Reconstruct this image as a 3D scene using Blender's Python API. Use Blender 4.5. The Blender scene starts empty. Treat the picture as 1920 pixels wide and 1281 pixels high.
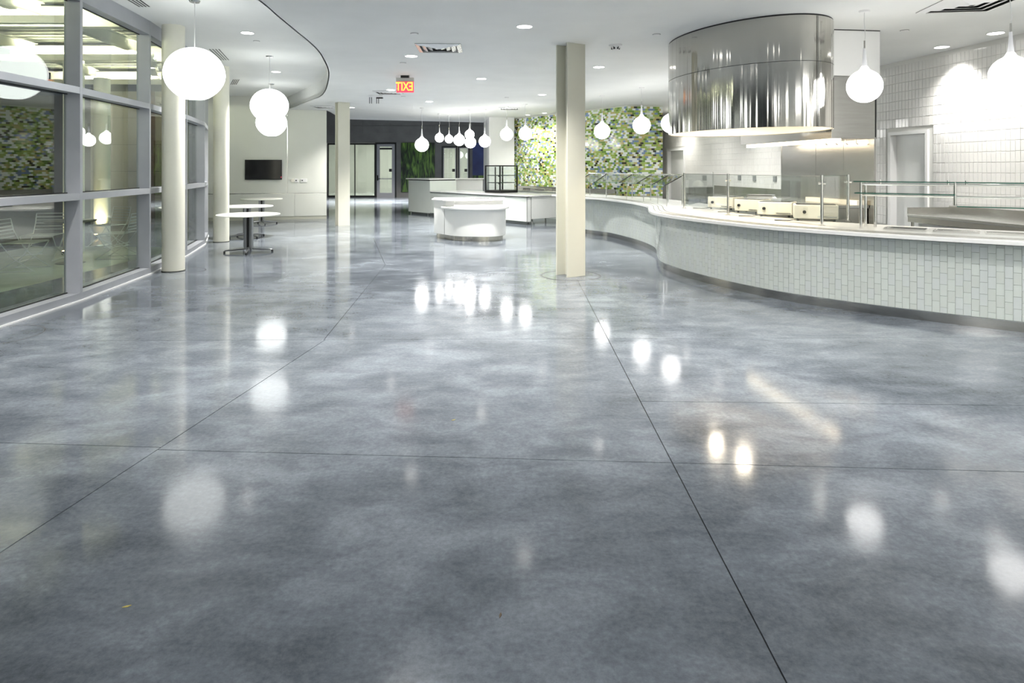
import bpy, math, random
from mathutils import Vector, Matrix
random.seed(7)
S = bpy.context.scene
COL = S.collection
PI = math.pi

# ------------------------------------------------------------------ camera, world, exposure
F, HZ, EYE = 1200.0, 316.0, 1.6          # focal length in px (1920 wide), horizon row, eye height
cam_d = bpy.data.cameras.new('camera'); cam = bpy.data.objects.new('camera', cam_d); COL.objects.link(cam)
cam_d.sensor_width = 36.0; cam_d.lens = 36.0 * F / 1920.0
cam_d.shift_y = -(640.5 - HZ) / 1920.0
cam_d.clip_start = 0.05; cam_d.clip_end = 200
cam.location = (0, 0, EYE); cam.rotation_euler = (PI / 2, 0, 0)
S.camera = cam
w = bpy.data.worlds.new('night'); S.world = w; w.use_nodes = True
w.node_tree.nodes['Background'].inputs[0].default_value = (0.10, 0.12, 0.16, 1)
w.node_tree.nodes['Background'].inputs[1].default_value = 0.15
vs = S.view_settings
vs.view_transform = 'Standard'; vs.look = 'None'; vs.gamma = 1; vs.use_curve_mapping = False
vs.exposure = 0.20
GLOBE_E = 8.0      # small globe radiance
SHADE_E = 3.8       # big shade radiance
DOWN_E = 11.0       # downlight lens radiance
SPOT_W = 840.0      # beam of each downlight
FILL_E = 22.0       # fill panels added behind the camera, out of view

def gx(px, Y): return (px - 960.0) * Y / F
def fl(px, py, z=0.0):
    Y = (EYE - z) * F / (py - HZ); return (gx(px, Y), Y)
CE = 3.45; CU = 3.83
def ce(px, py, z=CE):
    Y = (z - EYE) * F / (HZ - py); return (gx(px, Y), Y)

# ------------------------------------------------------------------ materials
MATS = {}
def mat(name, col=(.8, .8, .8), rough=.5, metal=0.0, emit=None, es=0.0, spec=.5, coat=0.0):
    m = bpy.data.materials.new(name); m.use_nodes = True
    b = m.node_tree.nodes['Principled BSDF']
    b.inputs['Base Color'].default_value = (*col, 1); b.inputs['Roughness'].default_value = rough
    b.inputs['Metallic'].default_value = metal; b.inputs['Specular IOR Level'].default_value = spec
    b.inputs['Coat Weight'].default_value = coat
    if emit:
        b.inputs['Emission Color'].default_value = (*emit, 1); b.inputs['Emission Strength'].default_value = es
    MATS[name] = m; return m
def nodes(m): return m.node_tree.nodes, m.node_tree.links, m.node_tree.nodes['Principled BSDF']
def noise_var(m, c1, c2, scale=3.0, bump=0.0, bscale=40, stretch=(1, 1, 1), detail=4, rr=None, world=False):
    n, l, b = nodes(m)
    tc = n.new('ShaderNodeTexCoord'); mp = n.new('ShaderNodeMapping'); mp.inputs['Scale'].default_value = stretch
    if world:
        g = n.new('ShaderNodeNewGeometry'); l.new(g.outputs['Position'], mp.inputs[0])
    else: l.new(tc.outputs['Object'], mp.inputs[0])
    nz = n.new('ShaderNodeTexNoise'); nz.inputs['Scale'].default_value = scale; nz.inputs['Detail'].default_value = detail
    l.new(mp.outputs[0], nz.inputs['Vector'])
    r = n.new('ShaderNodeValToRGB'); r.color_ramp.elements[0].position = .3; r.color_ramp.elements[1].position = .7
    r.color_ramp.elements[0].color = (*c1, 1); r.color_ramp.elements[1].color = (*c2, 1)
    l.new(nz.outputs[0], r.inputs[0]); l.new(r.outputs[0], b.inputs['Base Color'])
    if rr:
        q = n.new('ShaderNodeMapRange'); q.inputs[3].default_value = rr[0]; q.inputs[4].default_value = rr[1]
        l.new(nz.outputs[0], q.inputs[0]); l.new(q.outputs[0], b.inputs['Roughness'])
    if bump:
        n2 = n.new('ShaderNodeTexNoise'); n2.inputs['Scale'].default_value = bscale; n2.inputs['Detail'].default_value = 3
        l.new(mp.outputs[0], n2.inputs['Vector'])
        bp = n.new('ShaderNodeBump'); bp.inputs['Strength'].default_value = bump; bp.inputs['Distance'].default_value = .01
        l.new(n2.outputs[0], bp.inputs['Height']); l.new(bp.outputs[0], b.inputs['Normal'])
    return m

roundpaint = noise_var(mat('cream_round_column_paint', rough=.4), (.80, .79, .68), (.83, .82, .71), 1.5)
wallpaint = noise_var(mat('warm_white_paint', rough=.55), (.70, .71, .65), (.74, .75, .69), 2)
creampaint = noise_var(mat('cream_column_paint', rough=.38), (.66, .65, .55), (.70, .69, .59), 1.5)
ceilpaint = noise_var(mat('ceiling_paint', rough=.7), (.80, .81, .79), (.84, .85, .83), 1.5)
whitepaint = noise_var(mat('white_paint', rough=.5), (.80, .80, .79), (.84, .84, .83), 2)
panel_m = noise_var(mat('beige_laminate', rough=.4), (.68, .69, .63), (.72, .73, .67), 1.2)
basetrim_m = mat('putty_base_trim', (.50, .50, .42), .5)
darkwall = noise_var(mat('charcoal_wall_paint', rough=.6), (.12, .122, .117), (.15, .153, .148), 2)
darkmetal = mat('dark_frame_metal', (.035, .037, .037), .35, .6)
alu = noise_var(mat('anodised_aluminium', rough=.42, metal=.35), (.37, .385, .42), (.41, .425, .46), 3)
gasket = mat('black_gasket', (.01, .012, .012), .6)
joint = noise_var(mat('joint_filler', rough=.8), (.05, .052, .04), (.10, .10, .075), 30)
ringjoint = mat('ring_joint_filler', (.05, .052, .052), .7)
black = mat('black_plastic', (.012, .012, .013), .35)
blackgloss = mat('black_screen_glass', (.004, .004, .005), .12)
whiteslab = mat('white_solid_surface', (.85, .85, .83), .16)
lam_white = noise_var(mat('white_laminate', rough=.3), (.76, .77, .75), (.80, .81, .79), 2)
lam_grey = noise_var(mat('pale_grey_laminate', rough=.32), (.72, .76, .72), (.75, .79, .75), 2)
chrome = mat('polished_chrome', (.78, .78, .76), .12, 1)
ss = noise_var(mat('brushed_stainless', rough=.24, metal=1), (.52, .51, .48), (.57, .56, .53), 3, .012, 30, (1, 1, 14))
ssl = noise_var(mat('satin_stainless_top', rough=.28, metal=1), (.64, .64, .62), (.67, .67, .65), 4, rr=(.22, .28))
tablewhite = mat('white_table_laminate', (.86, .86, .78), .35)
pedestal_m = mat('pewter_pedestal_metal', (.30, .31, .32), .32, .8)
wire_m = mat('grey_wire_metal', (.52, .54, .52), .35, .6)
outer_table = mat('dark_mesh_table', (.10, .10, .08), .5, .3)
red_m = mat('red_led', (1, .05, .08), .4, 0, (1, .04, .10), 4)
grout_w = mat('white_grout', (.66, .66, .63), .7)
grout_g = mat('pale_grout', (.70, .72, .64), .8)
creamplastic = noise_var(mat('cream_steel_enamel', rough=.35), (.84, .81, .71), (.87, .84, .75), 3)
wood_br = noise_var(mat('brown_panel', rough=.45), (.14, .085, .05), (.20, .12, .075), 3, stretch=(1, 1, 8))
stone_bg = noise_var(mat('tan_stone_panel', rough=.5), (.40, .36, .27), (.46, .42, .32), 2)
steelbeam = mat('ivory_beam_paint', (.88, .86, .76), .45)
deck_m = mat('galvanised_deck', (.34, .34, .29), .45, .3)
patio_m = noise_var(mat('patio_concrete', rough=.55), (.25, .29, .22), (.36, .39, .31), 2.2, .2, 60)
asphalt_m = noise_var(mat('dark_paving', rough=.7), (.035, .035, .03), (.06, .06, .05), 5)
leadglass = mat('warm_lamp_diffuser', (1, .85, .6), .4, 0, (1, .80, .50), 14)

# polished concrete floor
floor_m = mat('polished_concrete', (.15, .16, .18), .2)
n, l, b = nodes(floor_m)
g = n.new('ShaderNodeNewGeometry')
def _nz(scale, detail, dist=0.0, stretch=(1, 1, 1), rough=.55):
    mp = n.new('ShaderNodeMapping'); mp.inputs['Scale'].default_value = stretch; l.new(g.outputs['Position'], mp.inputs[0])
    z = n.new('ShaderNodeTexNoise'); z.inputs['Scale'].default_value = scale; z.inputs['Detail'].default_value = detail
    z.inputs['Distortion'].default_value = dist; z.inputs['Roughness'].default_value = rough
    l.new(mp.outputs[0], z.inputs['Vector']); return z
big = _nz(.75, 5, .5, (1, 1, 1)); mid = _nz(2.6, 7, .35, (.8, 1.3, 1), .68); fine = _nz(38, 5, 0, (1, 1, 1), .75)
def _mix(a, b_, f):
    m_ = n.new('ShaderNodeMix'); m_.data_type = 'FLOAT'; m_.inputs[0].default_value = f
    l.new(a, m_.inputs[2]); l.new(b_, m_.inputs[3]); return m_.outputs[0]
cmb = _mix(_mix(big.outputs[0], mid.outputs[0], .50), fine.outputs[0], .24)
r = n.new('ShaderNodeValToRGB'); e = r.color_ramp.elements
e[0].position = .375; e[0].color = (.062, .072, .086, 1); e[1].position = .63; e[1].color = (.235, .262, .295, 1)
x = e.new(.50); x.color = (.132, .149, .172, 1)
l.new(cmb, r.inputs[0]); l.new(r.outputs[0], b.inputs['Base Color'])
q = n.new('ShaderNodeMapRange'); q.inputs[1].default_value = .3; q.inputs[2].default_value = .7
q.inputs[3].default_value = .07; q.inputs[4].default_value = .14
l.new(mid.outputs[0], q.inputs[0]); l.new(q.outputs[0], b.inputs['Roughness'])
bp = n.new('ShaderNodeBump'); bp.inputs['Strength'].default_value = .05; bp.inputs['Distance'].default_value = .004
l.new(mid.outputs[0], bp.inputs['Height']); l.new(bp.outputs[0], b.inputs['Normal'])
b.inputs['Specular IOR Level'].default_value = .20

# rolled steel of the drum: vertical ripple
drum_m = mat('rolled_mirror_steel', (.52, .51, .475), .11, 1)
n, l, b = nodes(drum_m)
tc = n.new('ShaderNodeTexCoord'); mp = n.new('ShaderNodeMapping'); mp.inputs['Scale'].default_value = (3.2, 3.2, .06)
l.new(tc.outputs['Object'], mp.inputs[0]); nz = n.new('ShaderNodeTexNoise'); nz.inputs['Scale'].default_value = 1.6; nz.inputs['Detail'].default_value = 2.5
l.new(mp.outputs[0], nz.inputs['Vector'])
bp = n.new('ShaderNodeBump'); bp.inputs['Strength'].default_value = 1.0; bp.inputs['Distance'].default_value = .03
l.new(nz.outputs[0], bp.inputs['Height']); l.new(bp.outputs[0], b.inputs['Normal'])

def thin_glass(name, tint, base=.04, rough=0.0):
    m = bpy.data.materials.new(name); m.use_nodes = True; nt = m.node_tree; nt.nodes.clear()
    o = nt.nodes.new('ShaderNodeOutputMaterial'); mx = nt.nodes.new('ShaderNodeMixShader')
    tr = nt.nodes.new('ShaderNodeBsdfTransparent'); gl = nt.nodes.new('ShaderNodeBsdfGlossy')
    tr.inputs[0].default_value = (*tint, 1); gl.inputs['Roughness'].default_value = rough
    lw = nt.nodes.new('ShaderNodeLayerWeight'); p = nt.nodes.new('ShaderNodeMath'); p.operation = 'POWER'; p.inputs[1].default_value = 4.0
    ma = nt.nodes.new('ShaderNodeMath'); ma.operation = 'MULTIPLY_ADD'; ma.inputs[1].default_value = 1 - base; ma.inputs[2].default_value = base
    nt.links.new(lw.outputs['Facing'], p.inputs[0]); nt.links.new(p.outputs[0], ma.inputs[0])
    nt.links.new(ma.outputs[0], mx.inputs[0]); nt.links.new(tr.outputs[0], mx.inputs[1]); nt.links.new(gl.outputs[0], mx.inputs[2])
    nt.links.new(mx.outputs[0], o.inputs[0]); MATS[name] = m; return m
glass_w = thin_glass('curtain_wall_glass', (.88, .94, .89), .125)
glass_c = thin_glass('clear_guard_glass', (.965, .985, .977), .05)
glass_edge = mat('green_glass_edge', (.02, .13, .09), .15, spec=.8)

globe_m = mat('lit_opal_globe', (.9, .9, .9), .4, 0, (1, .985, .96), GLOBE_E)
shade_m = mat('lit_fabric_shade', (.9, .9, .9), .5, 0, (.97, 1, .975), SHADE_E)
lens_m = mat('lit_downlight_lens', (.9, .9, .9), .4, 0, (1, .97, .92), DOWN_E)
stem_m = mat('opal_glass_stem', (.80, .80, .82), .2)
cord_m = mat('white_cord', (.75, .75, .74), .5)
fill_m = mat('fill_panel_diffuser', (.9, .9, .9), .5, 0, (1, .985, .96), FILL_E)
exit_face = mat('exit_sign_panel', (.30, .04, .06), .3, 0, (1, .07, .13), .95)
exit_txt = mat('exit_sign_letters', (.5, .3, .05), .3, 0, (1, .62, .07), 1.6)

MOS = [mat('mosaic_' + a, c, .10) for a, c in (
    ('white', (.84, .88, .84)), ('lime', (.38, .50, .12)), ('green', (.17, .30, .06)), ('olive_gold', (.55, .48, .20)),
    ('slate_blue', (.22, .31, .50)), ('dark_brown', (.045, .045, .03)), ('pale_green', (.56, .68, .40)))]
MOSW = [26, 22, 15, 14, 9, 7, 7]
tile_m = mat('white_glazed_tile', (.70, .695, .67), .09)
ctile = [mat('glass_tile_' + a, c, .07) for a, c in (('sage', (.545, .585, .55)), ('mist', (.565, .61, .575)), ('grey', (.55, .59, .575)))]

# ------------------------------------------------------------------ mesh helpers
class MB:
    def __init__(s): s.v = []; s.f = []; s.mi = []
    def poly(s, pts, mi=0):
        k = len(s.v); s.v += [tuple(p) for p in pts]; s.f.append(tuple(range(k, k + len(pts)))); s.mi.append(mi)
    def hexa(s, p, mi=0):   # 8 pts: 0-3 bottom ccw, 4-7 top
        k = len(s.v); s.v += [tuple(q) for q in p]
        for f in ((3, 2, 1, 0), (4, 5, 6, 7), (0, 1, 5, 4), (1, 2, 6, 5), (2, 3, 7, 6), (3, 0, 4, 7)):
            s.f.append(tuple(k + i for i in f)); s.mi.append(mi)
    def box(s, x0, x1, y0, y1, z0, z1, mi=0):
        s.hexa([(x0, y0, z0), (x1, y0, z0), (x1, y1, z0), (x0, y1, z0), (x0, y0, z1), (x1, y0, z1), (x1, y1, z1), (x0, y1, z1)], mi)
    def obox(s, o, d, l, t, z0, z1, mi=0, back=0.0):   # from o along unit d for l; thickness t to the left of d
        d = Vector((d[0], d[1])).normalized(); nn = Vector((-d.y, d.x)); o = Vector((o[0], o[1])) + nn * back
        a = o; b_ = o + d * l; c = b_ + nn * t; e_ = o + nn * t
        if t < 0: a, b_, c, e_ = b_, a, e_, c
        s.hexa([(a.x, a.y, z0), (b_.x, b_.y, z0), (c.x, c.y, z0), (e_.x, e_.y, z0), (a.x, a.y, z1), (b_.x, b_.y, z1), (c.x, c.y, z1), (e_.x, e_.y, z1)], mi)
    def prism(s, pts, z0, z1, mi=0):
        ar = sum(pts[i][0] * pts[(i + 1) % len(pts)][1] - pts[(i + 1) % len(pts)][0] * pts[i][1] for i in range(len(pts)))
        if ar < 0: pts = pts[::-1]
        N = len(pts); k = len(s.v)
        s.v += [(p[0], p[1], z0) for p in pts] + [(p[0], p[1], z1) for p in pts]
        s.f.append(tuple(k + i for i in range(N))[::-1]); s.f.append(tuple(k + N + i for i in range(N))); s.mi += [mi, mi]
        for i in range(N):
            j = (i + 1) % N; s.f.append((k + i, k + j, k + N + j, k + N + i)); s.mi.append(mi)
    def tube(s, pts, r, seg=8, mi=0, cap=True):
        pts = [Vector(p) for p in pts]; k = len(s.v); up = None
        for i, p in enumerate(pts):
            t = (pts[min(i + 1, len(pts) - 1)] - pts[max(i - 1, 0)]).normalized()
            if up is None or abs(up.dot(t)) > .99:
                up = Vector((0, 0, 1)) if abs(t.z) < .9 else Vector((1, 0, 0))
            a = t.cross(up).normalized(); c = a.cross(t).normalized(); up = c
            rr = r[i] if isinstance(r, (list, tuple)) else r
            for j in range(seg):
                an = 2 * PI * j / seg; s.v.append(tuple(p + a * math.cos(an) * rr + c * math.sin(an) * rr))
        for i in range(len(pts) - 1):
            for j in range(seg):
                q = (j + 1) % seg; s.f.append((k + i * seg + j, k + i * seg + q, k + (i + 1) * seg + q, k + (i + 1) * seg + j)); s.mi.append(mi)
        if cap:
            s.f.append(tuple(k + j for j in range(seg))[::-1]); s.f.append(tuple(k + (len(pts) - 1) * seg + j for j in range(seg))); s.mi += [mi, mi]
    def lathe(s, prof, seg=24, c=(0, 0, 0), mi=0, fn=None):  # prof: list of (r,z)
        k = len(s.v)
        for (r_, z) in prof:
            for j in range(seg):
                an = 2 * PI * j / seg; rr = r_ * (fn(an, z) if fn else 1)
                s.v.append((c[0] + rr * math.cos(an), c[1] + rr * math.sin(an), c[2] + z))
        for i in range(len(prof) - 1):
            for j in range(seg):
                q_ = (j + 1) % seg; s.f.append((k + i * seg + j, k + i * seg + q_, k + (i + 1) * seg + q_, k + (i + 1) * seg + j)); s.mi.append(mi)
        if prof[0][0] > 1e-4: s.f.append(tuple(k + j for j in range(seg))[::-1]); s.mi.append(mi)
        if prof[-1][0] > 1e-4: s.f.append(tuple(k + (len(prof) - 1) * seg + j for j in range(seg))); s.mi.append(mi)
    def mesh(s, name, mats, smooth=False):
        me = bpy.data.meshes.new(name); me.from_pydata(s.v, [], s.f)
        for m in (mats if isinstance(mats, (list, tuple)) else [mats]): me.materials.append(m)
        if any(s.mi): me.polygons.foreach_set('material_index', s.mi)
        if smooth:
            me.polygons.foreach_set('use_smooth', [True] * len(me.polygons))
            me.update()
            try: me.set_sharp_from_angle(angle=math.radians(38))
            except Exception: pass
        me.update(); return me
def link(name, me, parent=None, loc=(0, 0, 0), rz=0.0):
    o = bpy.data.objects.new(name, me); COL.objects.link(o); o.location = loc; o.rotation_euler = (0, 0, rz)
    if parent is not None: o.parent = parent
    return o
def part(name, mb, m, parent=None, smooth=False, bevel=0.0, label=None, loc=(0, 0, 0)):
    o = link(name, mb.mesh(name, m, smooth), parent, loc)
    if bevel:
        bv = o.modifiers.new('bevel', 'BEVEL'); bv.width = bevel; bv.segments = 2; bv.limit_method = 'ANGLE'
    if label: o['label'] = label
    return o
def tag(o, label, cat, group=None):
    o['label'] = label; o['category'] = cat
    if group: o['group'] = group
    return o
def thing(name, label, cat, loc=(0, 0, 0), rz=0.0, group=None):
    return tag(link(name, None, None, loc, rz), label, cat, group)
def struct(name, mb=None, m=None, smooth=False, loc=(0, 0, 0)):
    o = link(name, mb.mesh(name, m, smooth) if mb else None, None, loc); o['kind'] = 'structure'; return o
def copy_tree(o, parent=None):
    c = o.copy(); COL.objects.link(c); c.parent = parent
    for ch in KIDS.get(o.name, list(o.children)): copy_tree(ch, c)
    return c
KIDS = {}
def crom(pts, n=8):
    out = []
    for i in range(len(pts) - 1):
        p0 = Vector(pts[max(i - 1, 0)]); p1 = Vector(pts[i]); p2 = Vector(pts[i + 1]); p3 = Vector(pts[min(i + 2, len(pts) - 1)])
        for k in range(n):
            t = k / n
            out.append(.5 * ((2 * p1) + (p2 - p0) * t + (2 * p0 - 5 * p1 + 4 * p2 - p3) * t * t + (3 * p1 - p0 - 3 * p2 + p3) * t ** 3))
    out.append(Vector(pts[-1])); return out
def resample(pts, step):
    out = [pts[0].copy()]; acc = 0; 
    for a, b_ in zip(pts, pts[1:]):
        L = (b_ - a).length; d = step - acc
        while d <= L:
            out.append(a + (b_ - a) * (d / L)); d += step
        acc = L - (d - step)
    return out
def offset(pts, d):     # d>0 to the left of travel
    out = []
    for i, p in enumerate(pts):
        t = (pts[min(i + 1, len(pts) - 1)] - pts[max(i - 1, 0)]).normalized()
        out.append(p + Vector((-t.y, t.x)) * d)
    return out
def band(mb, A, B, z0, z1, mi=0):   # solid strip between two plan curves
    N = len(A); k = len(mb.v)
    for a, b_ in zip(A, B):
        mb.v += [(a.x, a.y, z0), (b_.x, b_.y, z0), (b_.x, b_.y, z1), (a.x, a.y, z1)]
    for i in range(N - 1):
        for j in range(4):
            q_ = (j + 1) % 4; mb.f.append((k + i * 4 + j, k + i * 4 + q_, k + (i + 1) * 4 + q_, k + (i + 1) * 4 + j)); mb.mi.append(mi)
    mb.f.append((k + 3, k + 2, k + 1, k)); mb.f.append(tuple(k + (N - 1) * 4 + j for j in range(4))); mb.mi += [mi, mi]

# ------------------------------------------------------------------ FLOOR : slabs between saw-cut joints
fb = MB(); fb.box(-5.6, 9.6, -7, 46, -.12, -.010); fb.box(-14, -5.6, 13.2, 46, -.12, -.011)
floor = struct('floor', fb, joint)
G6 = .006
def clip(poly, p, q, off):
    d = Vector((q[0] - p[0], q[1] - p[1])).normalized(); nn = Vector((-d.y, d.x)); P = Vector(p)
    f = lambda v: (Vector(v) - P).dot(nn) - off
    out = []
    for a, b_ in zip(poly, poly[1:] + poly[:1]):
        fa, fb_ = f(a), f(b_)
        if fa >= 0: out.append(a)
        if (fa > 0 > fb_) or (fa < 0 < fb_):
            t = fa / (fa - fb_); out.append((a[0] + (b_[0] - a[0]) * t, a[1] + (b_[1] - a[1]) * t))
    return out
def split(poly, p, q, gap=G6):   # returns (left of p->q, right of p->q)
    return clip(poly, p, q, gap / 2), clip(poly, q, p, gap / 2)
def glassline_poly():
    return None
base_poly = [(-6.6, -7), (9.6, -7), (9.6, 27), (-6.6, 27)]
Uc, Lc = None, None
Lc_up, Lc_dn = split(base_poly, (-5, 5.93), (3.9, 6.06))
slabs = []
A0, A1 = (.854, 1.99), (.934, 8.97)
# upper part
u2, u1 = split(Lc_up, (0, 10.6), (1, 10.6), 0)
bl, br = split(u1, (-1.755, 5.96), (-2.1, 10.6))
slabs.append(bl)
t2, t1 = split(br, (0, 9.2), (1, 9.2), 0); slabs.append(t2)
a_, b_ = split(t1, A0, A1); slabs += [a_, b_]
v2, v1 = split(u2, (0, 14.77), (1, 14.77), 0); slabs.append(v2)
a_, b_ = split(v1, (-2.1, 10.6), (-3.2, 14.77)); slabs += [a_, b_]
# lower part
lA, rA = split(Lc_dn, A0, A1)
up, dn = split(rA, (.85, 4.40), (3.45, 4.32)); slabs.append(up)
up, dn = split(dn, (.87, 3.478), (2.7, 3.374)); slabs += [up, dn]
lB, rB = split(lA, (-2.13, 2.67), (-1.75, 5.93))
for pc in (lB, rB):
    up, dn = split(pc, (-2.99, 3.735), (.87, 3.478)) if pc is lB else split(pc, (-2.01, 3.64), (.87, 3.478))
    slabs += [up, dn]
slabs.append([(-14, 19.2), (-6.6, 19.2), (-6.6, 27), (-14, 27)])
slabs.append([(-14, 27), (9.6, 27), (9.6, 46), (-14, 46)])
slabs.append([(-10.5, 13.2), (-6.6, 13.2), (-6.6, 19.2), (-10.5, 19.2)])
for sl in slabs:
    if len(sl) >= 3:
        m_ = MB(); m_.prism(sl, -.010, 0.0); part('floor_slab', m_, floor_m, floor)
def ring(cx, cy, r, name='ring_joint'):
    m_ = MB(); N = 64
    for i in range(N):
        a, c = 2 * PI * i / N, 2 * PI * (i + 1) / N
        m_.poly([(cx + math.cos(a) * (r - .008), cy + math.sin(a) * (r - .008), .0006), (cx + math.cos(a) * (r + .004), cy + math.sin(a) * (r + .004), .0006),
                 (cx + math.cos(c) * (r + .004), cy + math.sin(c) * (r + .004), .0006), (cx + math.cos(c) * (r - .008), cy + math.sin(c) * (r - .008), .0006)])
    part(name, m_, ringjoint, floor)
ring(.875, 9.57, .43); ring(.875, 9.57, .45); ring(-5.1, 10.02, .28 + .0); ring(-4.98, 6.12, .42)

# ------------------------------------------------------------------ CEILING
curve = crom([(-3.1, -6.5), (-2.85, -2), (-2.72, 2), (-2.74, 5), (-2.79, 7.03), (-2.85, 7.76), (-2.92, 8.67), (-3.0, 9.65), (-3.17, 10.7), (-3.63, 12.65), (-4.69, 15.86), (-5.56, 17.5), (-7.07, 20.1)], 6)
cpts = [(p.x, p.y) for p in curve]
m_ = MB(); m_.prism(cpts + [(-5.9, 20.45), (-6.35, 24.0), (-1.15, 25.75), (-.9, 23.8), (6.2, 23.8), (9.6, -6.5)], CE, CE + .10)
ceiling = struct('ceiling', m_, ceilpaint)
G = [Vector(p) for p in [(-8.6, -4.6), (-7.5, -2.9), (-6.75, -1.2), (-6.1, .55), (-5.55, 2.35), (-5.22, 4.1), (-5.12, 5.85), (-5.2, 7.73), (-5.47, 9.68), (-5.93, 11.68), (-6.45, 13.44), (-7.17, 15.1), (-8.05, 16.8), (-9.05, 18.4), (-9.9, 19.4)]]
m_ = MB(); m_.prism([(p.x - .05, p.y) for p in G] + [(-7.0, 20.3)] + [(p[0] + .1, p[1]) for p in cpts[::-1]], CU, CU + .08)
part('raised_ceiling', m_, ceilpaint, ceiling)
m_ = MB()
c2 = offset(curve, -.02)
band(m_, curve, c2, CE - .0, CU + .02); part('fascia', m_, ceilpaint, ceiling, smooth=True)
m_ = MB(); m_.box(-14, 3, 23.6, 46, 4.75, 4.85)
part('lobby_ceiling', m_, darkwall, ceiling)
m_ = MB(); m_.obox((-6.35, 24.0), (5.2, 1.75), 5.5, .08, CE, 4.76)
part('bulkhead', m_, darkwall, ceiling)

# ------------------------------------------------------------------ glass curtain wall, one bay = one window
def bay(k, a, b_):
    d = (b_ - a).normalized(); L = (b_ - a).length; nn = Vector((-d.y, d.x))
    root = struct('window_%d' % k)
    def seg(name, off0, t, z0, z1, m, s0=.0, s1=0.0, lab=None):
        q_ = MB(); q_.obox(a + d * s0, d, L - s0 - s1, t, z0, z1, 0, off0); return part(name, q_, m, root, label=lab)
    seg('sill', -.0, .22, 0, .10, alu)
    seg('floor_trim', -.016, .015, 0, .018, whitepaint)
    seg('head_frame', 0, .18, 3.62, CU, alu, .03, .03)
    seg('transom', 0, .18, 1.22, 1.30, alu, .03, .03)
    seg('transom', 0, .18, 2.50, 2.58, alu, .03, .03)
    q_ = MB(); q_.obox(a - d * .03, d, .06, .18, .10, CU); part('mullion', q_, alu, root, bevel=.002)
    for z0, z1 in ((.10, 1.22), (1.30, 2.50), (2.58, 3.62)):
        q_ = MB(); q_.obox(a + d * .035, d, L - .07, .012, z0, z1, 0, .150); part('pane', q_, glass_w, root)
        q_ = MB()
        for (s, l_, za, zb) in ((.03, L - .06, z0, z0 + .012), (.03, L - .06, z1 - .012, z1), (.03, .012, z0, z1), (L - .042, .012, z0, z1)):
            q_.obox(a + d * s, d, l_, .012, za, zb, 0, .136)
        part('gasket', q_, gasket, root)
for i in range(len(G) - 1): bay(i + 1, G[i], G[i + 1])

# ------------------------------------------------------------------ WALLS
# feature wall with TV
d = Vector((.965, .262)).normalized(); E = Vector((-5.9, 20.35))
A = E - d * 4.2
m_ = MB(); m_.obox(A, d, 4.2, .22, 0, CU + .02, 0, .02); wall_back = struct('wall_back', m_, wallpaint)
def tvp(t, z0, z1, t2, name, m, off=-.0, th=.022, label=None):   # t measured from right end E
    q_ = MB(); q_.obox(E - d * t, d, t - t2, th, z0, z1, 0, off); return part(name, q_, m, wall_back, bevel=.003, label=label)
for (t, z0, z1, t2) in ((1.165, .83, 3.449, 0.0), (4.2, .83, CU, 1.185), (.962, .10, .805, 0.0), (2.45, .10, .805, .972), (4.2, .10, .805, 2.46)):
    tvp(t, z0, z1, t2, 'wall_panel', panel_m)
tvp(4.2, .806, .829, 0, 'reveal_strip', chrome, .016, .006); tvp(1.184, .83, 3.3, 1.166, 'reveal_strip', chrome, .004, .016, 'vertical chrome reveal strip')
q_ = MB(); q_.obox(E - d * 4.2, d, 4.2, .012, 0, .10, 0, .01); o = part('base_trim', q_, basetrim_m, wall_back)
# side walls of the lobby, far wall
def swall(name, p, q_, t, z0, z1, m):
    a = Vector(p); b2 = Vector(q_); mb = MB(); mb.obox(a, b2 - a, (b2 - a).length, t, z0, z1); return struct(name, mb, m)
swall('wall_lobby_left', (-6.15, 20.75), (-6.9, 21.2), .2, 0, 4.8, wallpaint)
swall('wall_lobby_west', (-12.2, 20.5), (-12.2, 36), .2, 0, 4.8, darkwall)
swall('wall_lobby_east', (1.2, 36), (1.2, 25.5), .2, 0, 4.8, darkwall)
FY = 35.6
def fx(px): return gx(px, FY)
def fz(py): return EYE + (HZ - py) * FY / F
xs = (-12.2, fx(612), fx(706), fx(742), fx(829), fx(880), 1.4)
m_ = MB()
m_.box(-12.2, xs[1], FY, FY + .2, 0, 4.8); m_.box(xs[1], xs[3], FY, FY + .2, fz(268), 4.8); m_.box(xs[3], xs[4], FY, FY + .2, 0, 4.8)
m_.box(xs[4], xs[5], FY, FY + .2, fz(275), 4.8); m_.box(xs[5], xs[6], FY, FY + .2, 0, 4.8)
wall_far = struct('wall_far', m_, darkwall)
for (x0, x1) in ((-12.2, -8.3), (-8.28, -4.3), (-4.28, -.4), (-.38, 1.4)):
    q_ = MB(); q_.box(x0, x1, FY - .03, FY, fz(250), fz(236)); part('wall_panel', q_, darkwall, wall_far)
    q_ = MB(); q_.box(x0, x1, FY - .03, FY, fz(235.5), 4.75); part('wall_panel', q_, darkwall, wall_far)
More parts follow.
